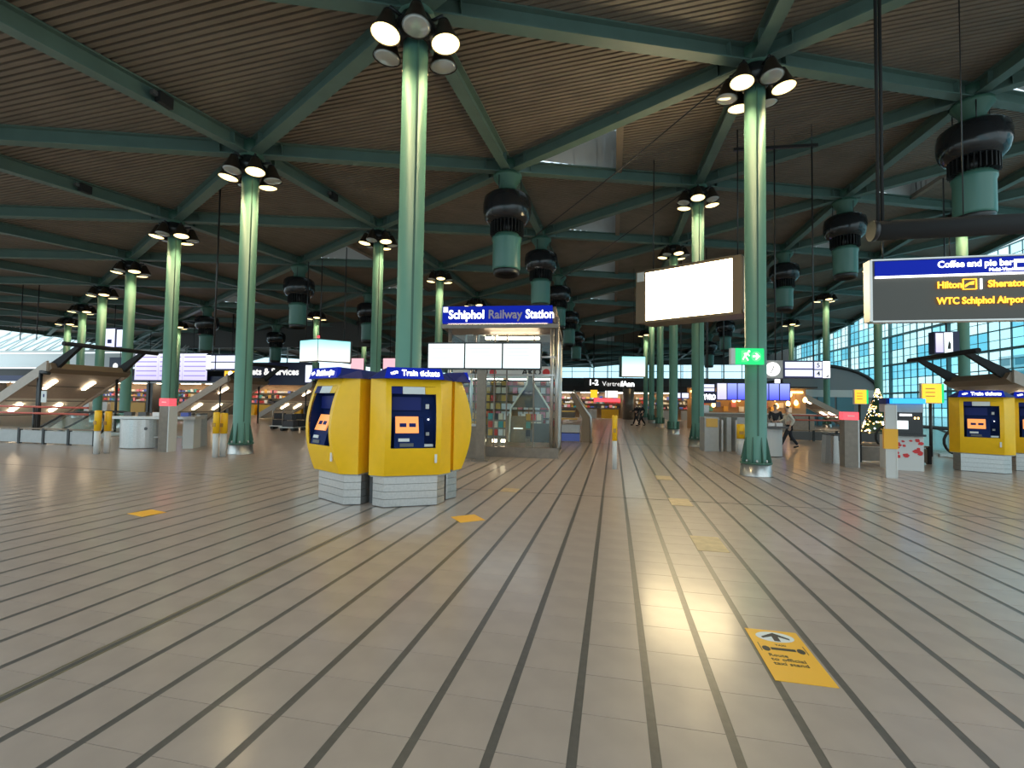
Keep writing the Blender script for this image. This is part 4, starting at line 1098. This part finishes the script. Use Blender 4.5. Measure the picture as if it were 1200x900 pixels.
# magazine shop behind the elevator house
t = thing('magazine_shop', 'bright magazine shop with black lettered sign seen through the elevator glass', 'shop', (-5.0, 22.0, 0))
box('back_panel', (0, .9, 1.5), (5.0, .1, 3.0), M['shop_wall'], t); box('sign_band', (0, .0, 3.0), (5.0, .12, .55), M['label_paper'], t)
for x in (-1.2, 1.3):
    text('lettering', 'AKO', .42, M['ink'], t, (x, -.065, 3.0), 'CENTER', bold=.03); face('red_disc', [(x+.68+.17*math.cos(k*.5), 3.0+.17*math.sin(k*.5)) for k in range(13)], M['red'], t).location = (0, -.062, 0)
for r in range(6):
    sh = box('shelf', (0, .68, .5+r*.38), (4.8, .36, .03), M['dgrey'], t)
    for k in range(18):
        if random.random() < .9: box('magazine', (-2.3+k*.27, -.02, .16), (.22, .06, .28), random.choice([M['g_pink'], M['g_wh'], M['g_cream2'], M['g_red2'], M['g_wh'], M['g_ochre']]), sh)
for k in range(4): box('ceiling_strip', (-1.8+k*1.2, .4, 2.70), (.9, .2, .05), M['strip_white'], t)
for k in range(3):
    rk = box('magazine_rack', (-1.6+k*1.5, -.4, .55), (1.0, .4, 1.1), M['brown_steel'], t)
    for r in range(3):
        for c_ in range(4): box('magazine', (-.36+c_*.24, -.21, -.3+r*.36), (.2, .03, .28), random.choice(GOODS), rk)
box('canopy', (0, .1, 2.62), (5.0, .9, .06), M['shop_dark'], t)
# shop at the end of the walkway
shop('lit shop at the far end of the walkway under the departures sign', -9.5, 1.4, 55.3, 2.9, 6, 'shop_wall', 1.7, 'shop_dark', 'strip_white')
shop('dim shop left of the one at the far end of the walkway', -24, -9.7, 55.3, 2.9, 8, 'shop_dark', 1.7, 'shop_dark')
shop('warm lit shop behind the right column row at the far end', 1.6, 12.4, 55.3, 2.9, 9, 'shop_wall', 1.7, 'shop_dark')
shop('dim far shop behind the clock sign at right', 12.6, 25.6, 79.5, 2.9, 10, 'shop_dark', 1.7, 'shop_dark')
t, wd, ht = pboard('direction_sign', 'dark sign band reading 1-2 Vertrek above the far walkway', 'sign', 684, 443, 742, 457, 54.6, M['shop_dark'], .3)
text('lettering', '1-2', ht*.62, M['letter'], t, (-wd*.40, -.01, ht*.1), 'LEFT', bold=.03); text('lettering', 'Vertrek', ht*.55, M['letter_soft'], t, (-wd*.12, -.01, 0), 'LEFT', bold=.0)
text('lettering', '/Aan', ht*.6, M['letter'], t, (wd*.25, -.01, 0), 'LEFT', bold=.03)
hang(t, -wd*.3, ht/2, up(t, 0), .04); hang(t, wd*.3, ht/2, up(t, 0), .04)
for nm, lab, a, m in (('info_sign', 'yellow lit square sign below the 1-2 sign', (692, 457, 700, 466), 'yellow_lit'), ('info_sign', 'pale orange lit sign below the 1-2 sign', (709, 458, 724, 466), 'letter_soft'), ('shop_sign', 'red lit strip sign over the far walkway shop', (696, 467, 727, 471), 'red_lit')):
    t, wd, ht = pboard(nm, lab, 'sign', *a, {'yellow_lit': 54.2, 'letter_soft': 53.9, 'red_lit': 53.5}[m], M['dgrey'], .2); box('face', (0, 0, 0), (wd, .03, ht), M[m], t); hang(t, 0, ht/2, up(t, 0), .03)
# pillar beside it
box_p = thing('wall_pier', 'brown round pier at the right edge of the far walkway shop', 'pier', (WP(733, 470, 53.9).x+.3, 53.6, 0)); MB().lathe([(.6, 0), (.6, 3.3)], 24).build('pier_shaft', M['brown_steel'], box_p)
# kiosk shelf right of the elevator house, with a curved dark side
q = G(665, 518); t = thing('bread_stall', 'dark stall with curved side and blue crates right of the elevator house', 'stall', q, R_(4))
MB().slab([(.55, 0, 0), (.95, 0, 0), (.9, 0, 1.05), (.2, 0, 2.1), (.05, 0, 2.0), (.6, 0, 1.0)], (0, .9, 0)).build('curved_side', M['wood_brown'], t)
MB().tube([(.98, -.02, 0), (.94, -.02, 1.06), (.24, -.02, 2.14)], .045, 8).build('side_rail', M['steel'], t)
for k in range(2): box('crate', (.1, .3, .2+k*.36), (.8, .6, .32), M['g_bl'] if k == 0 else M['grey'], t)
for k in range(3): box('shelf', (-.05, .5, .95+k*.32), (.9-.2*k, .5, .05), M['g_ochre'], t)

# bar at right with blue panels and warm lamps
YB2 = 33.5
t, wd, ht = pboard('menu_board', 'row of blue lit menu panels above the bar behind the exit sign column', 'display', 840, 449, 926, 469, YB2, M['deep_navy'], .2)
n_ = 7
for k in range(n_): box('panel', (-wd/2+wd*(k+.5)/n_, 0, 0), (wd/n_-.07, .03, ht-.06), M['scr_violet'] if k == 0 else M['scr_blue'], t)
hang(t, -wd*.4, ht/2, up(t, 0), .04); hang(t, wd*.4, ht/2, up(t, 0), .04)
t, wd, ht = pboard('bar_sign', 'white lit lettering over the bar right of the billboard column', 'sign', 820, 459, 839, 472, YB2, M['deep_navy'], .15)
text('lettering', 'OYVRO', ht*.62, M['letter'], t, (0, -.01, 0), 'CENTER', bold=.06, width=wd*.95)
hang(t, 0, ht/2, up(t, 0), .04)
t, wd, ht = pboard('departure_screen', 'pale departure screen with two lines just right of the billboard column', 'display', 818, 450, 838, 459, 31, M['deep_navy'], .2)
for z in (.25, -.25): box('screen', (0, 0, ht*z), (wd*.9, .03, ht*.4), M['scr_dep'], t)
hang(t, 0, ht/2, up(t, 0), .03)
t, wd, ht = pboard('departure_screen', 'small pale departure screen pair between the right row columns', 'display', 789, 460, 807, 467, 31, M['deep_navy'], .2)
for x in (-.25, .28): box('screen', (wd*x, 0, 0), (wd*.42, .03, ht*.8), M['scr_dep'], t)
hang(t, 0, ht/2, up(t, 0), .03)
t = thing('bar', 'warm lit bar with orange lamps below the blue menu panels', 'bar', (8.9, 34.2, 0))
box('back_wall', (0, 2.0, 1.45), (7.6, .1, 2.9), M['shop_wall'], t); box('counter', (0, .3, .55), (7.2, .6, 1.1), M['brown_steel'], t); box('counter_top', (0, .3, 1.13), (7.4, .75, .06), M['lgrey'], t)
box('soffit', (0, 1.0, 2.86), (7.6, 2.0, .1), M['shop_dark'], t)
random.seed(5)
for k in range(18):
    x = -3.5+k*.41; z = random.uniform(1.65, 2.45); y = random.uniform(.2, 1.6)
    lp = MB().lathe([(.02, .2), (.10, .12), (.14, -.02), (.10, -.14), (.02, -.18)], 12).build('pendant_lamp', M['bulb'], t, (x, y, z)); MB().tube([(0, 0, .18), (0, 0, 2.80-z)], .008, 5).build('lamp_wire', M['black'], lp)
for k in range(14): box('bottle_box', (-3.3+k*.5, 1.8, 1.4+.3*(k % 2)), (.3, .2, .35), random.choice(GOODS), t)
for x in (-3, -1, 1, 3): box('wall_glow', (x, 1.9, 2.6), (1.2, .06, .12), M['bulb'], t)
box('machine', (-3.0, .3, 1.4), (.6, .5, .5), M['steel'], t)
# lit fir tree and yellow signs at right
q = G(1029, 515); t = thing('fir_tree', 'small fir tree covered in warm fairy lights by the right escalators', 'tree', q)
d = depth(q); hh = 60*d/FPX
MB().lathe([(.5*hh*.55, .12), (.36*hh*.55, hh*.35), (.40*hh*.55, hh*.36), (.2*hh*.55, hh*.68), (.24*hh*.5, hh*.69), (.02, hh)], 16).build('foliage', M['fir'], t); MB().lathe([(.06, 0), (.06, .3)], 8).build('trunk', M['wood_brown'], t)
bm_ = MB(); bw_ = MB(); random.seed(11)
for k in range(420):  # lower bulbs also stand in for lights mirrored in the glass
    u = random.random()**.8; z = .15+u*(hh-.2); r = .55*hh*.52*(1-u)+.03; a = random.uniform(0, 6.283)
    (bm_ if random.random() < .75 else bw_).lathe([(.004, -.04), (.045, 0), (.004, .04)], 6, (r*math.cos(a), r*math.sin(a), z))
o_ = bm_.build('fairy_lights', M['bulb'], t); o_['kind'] = 'stuff'; o_ = bw_.build('white_fairy_lights', M['bulb_white'], t); o_['kind'] = 'stuff'
for (px, py0, px1, py1, y, lab) in ((1002, 457, 1015, 473, 22, 'smaller yellow lit square sign above the right red reader'), (1081, 450, 1103, 472, 19.0, 'larger yellow lit square sign left of the right ticket machine')):
    t, wd, ht = pboard('gate_sign', lab, 'sign', px, py0, px1, py1, y, M['lgrey'], .12)
    box('panel', (0, 0, 0), (wd, .03, ht), M['yellow_lit'], t); box('green_edge', (wd/2+.05, .05, 0), (.06, .1, ht), M['exit_green'], t)
    for k in range(3): box('text_line', (-wd*.1, -.02, ht*.25-k*ht*.2), (wd*.5, .006, ht*.05), M['g_ochre'], t)
    MB().tube([(0, .09, -ht/2), (0, .09, -t.location.z)], .05, 8).build('pole', M['black'], t)
# dark curved hall behind the clock sign
M['pod_grey'] = mat('pod_grey', (.22, .23, .24), .5)
t = thing('entrance_pod', 'grey vaulted entrance pod in front of the glass facade behind the clock sign', 'pavilion', (17.0, 46, 0))
pts = [(4.6*math.cos(R_(a)), 2.9+2.3*math.sin(R_(a))) for a in range(0, 181, 12)]
MB().slab([(x, 0, z) for x, z in [(4.6, 0)]+pts+[(-4.6, 0)]], (0, 5, 0)).build('pod_body', M['pod_grey'], t)
MB().tube([(x*1.02, -.05, z) for x, z in pts], .14, 8).build('pod_rim', M['black'], t)
box('pod_band', (0, -.06, 2.8), (9.1, .08, .6), M['lgrey'], t)
for k in range(4): box('pod_door', (-2.2+k*1.45, -.06, 1.3), (1.3, .06, 2.4), M['building_dark'], t)

# seating and luggage far left, behind the walkway of the ticket machines
random.seed(3)
for k, (px, py, lab) in enumerate(((326, 503, 'black suitcase pile left of the others on the floor near the far left canopy'), (338, 505, 'dark trolley with bags in the middle before the far left canopy'), (350, 504, 'dark trolley with bags nearest the yellow machines'))):
    q = G(px, py); t = thing('luggage_trolley', lab, 'trolley', q)
    MB().tube([(-.35, 0, .1), (-.35, 0, 1.0), (-.2, 0, 1.05)], .025, 6).build('handle', M['steel'], t); box('deck', (.05, 0, .18), (.8, .5, .05), M['steel'], t)
    for z, w_ in ((.36, .6), (.7, .45)): box('suitcase', (.08, 0, z), (w_, .36, .30), M['dark_cloth'] if k != 1 else M['g_bk'], t)
    for x in (-.25, .35): MB().tube([(x, -.22, .08), (x, .22, .08)], .075, 10).build('wheel', M['rubber'], t)

# ================================================================== PEOPLE
def skinned(name, pts, edges, m, parent, sub=2):
    me = bpy.data.meshes.new(name); me.from_pydata([p[0] for p in pts], edges, [])
    o = bpy.data.objects.new(name, me); COL.objects.link(o)
    md = o.modifiers.new('s', 'SKIN'); md.use_smooth_shade = True
    for k, p in enumerate(pts):
        me.skin_vertices[0].data[k].radius = (p[1], p[1] if len(p) < 3 else p[2])
    me.skin_vertices[0].data[0].use_root = True
    sb_ = o.modifiers.new('b', 'SUBSURF'); sb_.levels = sub; sb_.render_levels = sub
    bpy.context.view_layer.update()
    nm = bpy.data.meshes.new_from_object(o.evaluated_get(bpy.context.evaluated_depsgraph_get()))
    nm.materials.clear(); nm.materials.append(m)
    bpy.data.objects.remove(o)
    for p in nm.polygons: p.use_smooth = True
    return link(name, nm, parent)
def person(label, p, rz, h, top, legs, bag=None, stride=.36):
    """walking figure facing local -y"""
    t = thing('person', label, 'person', p, rz); k = h/1.75
    V = lambda x, y, z: (x*k, y*k, z*k)
    hip = V(0, 0, .93); 
    fr, bk = -stride, stride
    J = [(hip, .10*k, .12*k), (V(0, -.02, 1.15), .10*k, .13*k), (V(0, -.05, 1.38), .10*k, .15*k), (V(0, -.07, 1.50), .05*k), (V(0, -.09, 1.58), .055*k),
         (V(0, -.10, 1.66), .095*k, .085*k), (V(0, -.10, 1.73), .06*k),
         (V(.19, -.05, 1.42), .05*k), (V(.24, .10, 1.17), .042*k), (V(.22, -.02, .95), .034*k), (V(.215, -.05, .87), .03*k),
         (V(-.19, -.05, 1.42), .05*k), (V(-.24, -.12, 1.18), .042*k), (V(-.18, -.34, 1.10), .034*k), (V(-.16, -.42, 1.11), .03*k),
         (V(.09, -.02, .88), .085*k), (V(.10, fr*.55, .50), .06*k), (V(.10, fr, .09), .04*k), (V(.10, fr-.16, .04), .035*k),
         (V(-.09, .02, .88), .085*k), (V(-.09, bk*.25, .48), .06*k), (V(-.09, bk, .14), .04*k), (V(-.09, bk-.12, .045), .035*k)]
    E = [(0, 1), (1, 2), (2, 3), (3, 4), (4, 5), (5, 6), (2, 7), (7, 8), (8, 9), (9, 10), (2, 11), (11, 12), (12, 13), (13, 14), (0, 15), (15, 16), (16, 17), (17, 18), (0, 19), (19, 20), (20, 21), (21, 22)]
    n0 = len(J)
    for hb, par, dv in ((J[10][0], 10, (0, -.02, -1)), (J[14][0], 14, (.15, -1, -.1))):
        dvv = Vector(dv).normalized(); sd = Vector((0, 1, 0)) if abs(dvv.y) < .5 else Vector((0, 0, 1))
        for q in range(5):
            off = sd*((q-1.5)*.022*k); ln = (.085, .10, .095, .075, .06)[q]*k
            if q == 4: off = sd*(-.05*k)
            a = Vector(hb)+dvv*.035*k+off; b = a+dvv*ln*.55; c = b+dvv*ln*.45+Vector((-.02*k if hb[0] > 0 else .02*k, 0, -.008))
            i0 = len(J); J += [(tuple(a), .010*k), (tuple(b), .0095*k), (tuple(c), .008*k)]; E += [(par, i0), (i0, i0+1), (i0+1, i0+2)]
    skinned('body', J, E, M['skin'], t)
    def sub(idx, grow, m, nm, ed):
        mp = {a: i for i, a in enumerate(idx)}
        skinned(nm, [(J[a][0], *[r*grow+.012*k for r in J[a][1:]]) for a in idx], [(mp[a], mp[b]) for a, b in ed], m, t)
    sub([0, 1, 2, 7, 8, 9, 11, 12, 13], 1.12, top, 'jacket', [(0, 1), (1, 2), (2, 3-3+7), (7, 8), (8, 9), (2, 11), (11, 12), (12, 13)])
    sub([0, 15, 16, 17, 19, 20, 21], 1.10, legs, 'trousers', [(0, 15), (15, 16), (16, 17), (0, 19), (19, 20), (20, 21)])
    for a, b in ((17, 18), (21, 22)):
        pa, pb = Vector(J[a][0]), Vector(J[b][0]); ft = pb-pa
        skinned('shoe', [(tuple(pa+Vector((0, .03*k, -.03*k))), .045*k), (tuple(pb), .045*k), (tuple(pb+Vector((0, -.06*k, -.005))), .03*k)], [(0, 1), (1, 2)], M['dark_cloth'], t)
    hd = Vector(J[5][0])
    skinned('hair', [(tuple(hd+Vector((0, .05*k, -.02*k))), .065*k), (tuple(hd+Vector((0, .035*k, .05*k))), .092*k), (tuple(hd+Vector((0, -.02*k, .09*k))), .07*k)], [(0, 1), (1, 2)], M['hair'], t)
    skinned('nose', [(tuple(hd+Vector((0, -.09*k, .0))), .014*k), (tuple(hd+Vector((0, -.108*k, -.025*k))), .014*k)], [(0, 1)], M['skin'], t, 1)
    for sg in (-1, 1):
        MB().lathe([(.002, -.008), (.010, 0), (.002, .008)], 8, (hd.x+sg*.032*k, hd.y-.086*k, hd.z+.02*k)).build('eye', M['ink'], t)
        MB().lathe([(.004, -.03), (.016, 0), (.004, .03)], 8, (hd.x+sg*.088*k, hd.y+.0, hd.z)).build('ear', M['skin'], t)
    MB().box((hd.x, hd.y-.088*k, hd.z-.055*k), (.045*k, .012, .008)).build('mouth', M['g_red2'], t)
    if bag:
        skinned('backpack', [(V(0, .12, 1.12), .12*k, .10*k), (V(0, .10, 1.36), .13*k, .10*k)], [(0, 1)], bag, t)
    return t
person('person in a cream jacket and dark trousers walking left with a dark backpack', G(925, 525.3), R_(-90)-YAW*0, 1.62, M['cream'], M['dark_cloth'], M['dark_cloth'])
person('person in dark clothes walking beside the far right column row', G(752, 499), R_(-62), 1.72, M['dark_cloth'], M['dark_cloth'])
person('second dark dressed person just left of the one by the far column row', G(746, 498.5), R_(-75), 1.70, M['dark_cloth'], M['dark_cloth'], None, .30)
person('dark dressed person standing behind the pale curved desk', G(909, 520), R_(-20), 1.68, M['dark_cloth'], M['dark_cloth'], None, .06)

# ================================================================== CABLES AND RODS OVERHEAD
def cable(label, pts, r, m='black'):
    t = tag(MB().tube(pts, r, 6).build('hanging_cable', M[m], None), label, 'cable'); return t
p_ = N[(0, 1)]; q_ = N[(1, 0)]
cable('thin black cable slanting from the exit sign column head towards the first fan unit', [p_+Vector((-.35, .1, -.22)), (p_+q_)/2+Vector((.3, .6, -1.2)), q_+Vector((.95, .45, -2.3))], .018)
p_ = N[(1, 1)]; q_ = N[(2, 0)]
cable('thin black cable slanting from the billboard column head to the second fan unit', [p_+Vector((-.35, .1, -.22)), (p_+q_)/2+Vector((.3, .6, -1.2)), q_+Vector((.95, .45, -2.3))], .018)
for i_, (px, py, d_, lab) in enumerate(((258, 225, 17, 'thin black hanging pipe left of the tall column with the open silver foot'), (28, 318, 30, 'left of two thin wires hanging at far left'), (47, 318, 30, 'right of two thin wires hanging at far left'))):
    p = W(px, py, d_); zt2 = roof_z(p.x, p.y)+DZ+.06
    t = tag(MB().tube([(0, 0, 0), (0, 0, -(zt2-(3.4 if i_ == 0 else 5.0)))], .03, 6).build('hanging_pipe', M['black'], None, (p.x, p.y, zt2)), lab, 'pipe')
for k, (a, b, f0, f1) in enumerate((((0, 1), (0, 2), .45, .62), ((0, 1), (0, 2), .72, .9))):
    p = N[a].lerp(N[b], f0); 
    t = tag(MB().tube([(0, 0, 0), (6.6, 4.0-8.2, .25)], .04, 6).build('ceiling_pipe', M['beam'], None, tuple(p+Vector((-2.4, 1.6, .30)))), ('left' if k == 0 else 'right')+' of two parallel roof conduits near the large right fan unit', 'pipe')

for k, (a, b, f, lab) in enumerate((((0, -1), (1, -1), .62, 'small black box clamped on the long roof beam at upper left'), ((1, -2), (2, -2), .55, 'small black box clamped on the second roof beam at left'), ((1, -1), (2, -1), .5, 'small black box clamped on the roof beam right of the tall left column'))):
    if a in N and b in N:
        p = N[a].lerp(N[b], f); v = (N[b]-N[a]).normalized()
        t = thing('beam_box', lab, 'box', tuple(p)); t.rotation_euler.z = math.atan2(v.y, v.x)
        box('box_body', (0, -.20, -.06), (.34, .16, .26), M['matte_black'], t); box('bracket', (-.24, -.17, -.02), (.12, .10, .10), M['dgrey'], t)
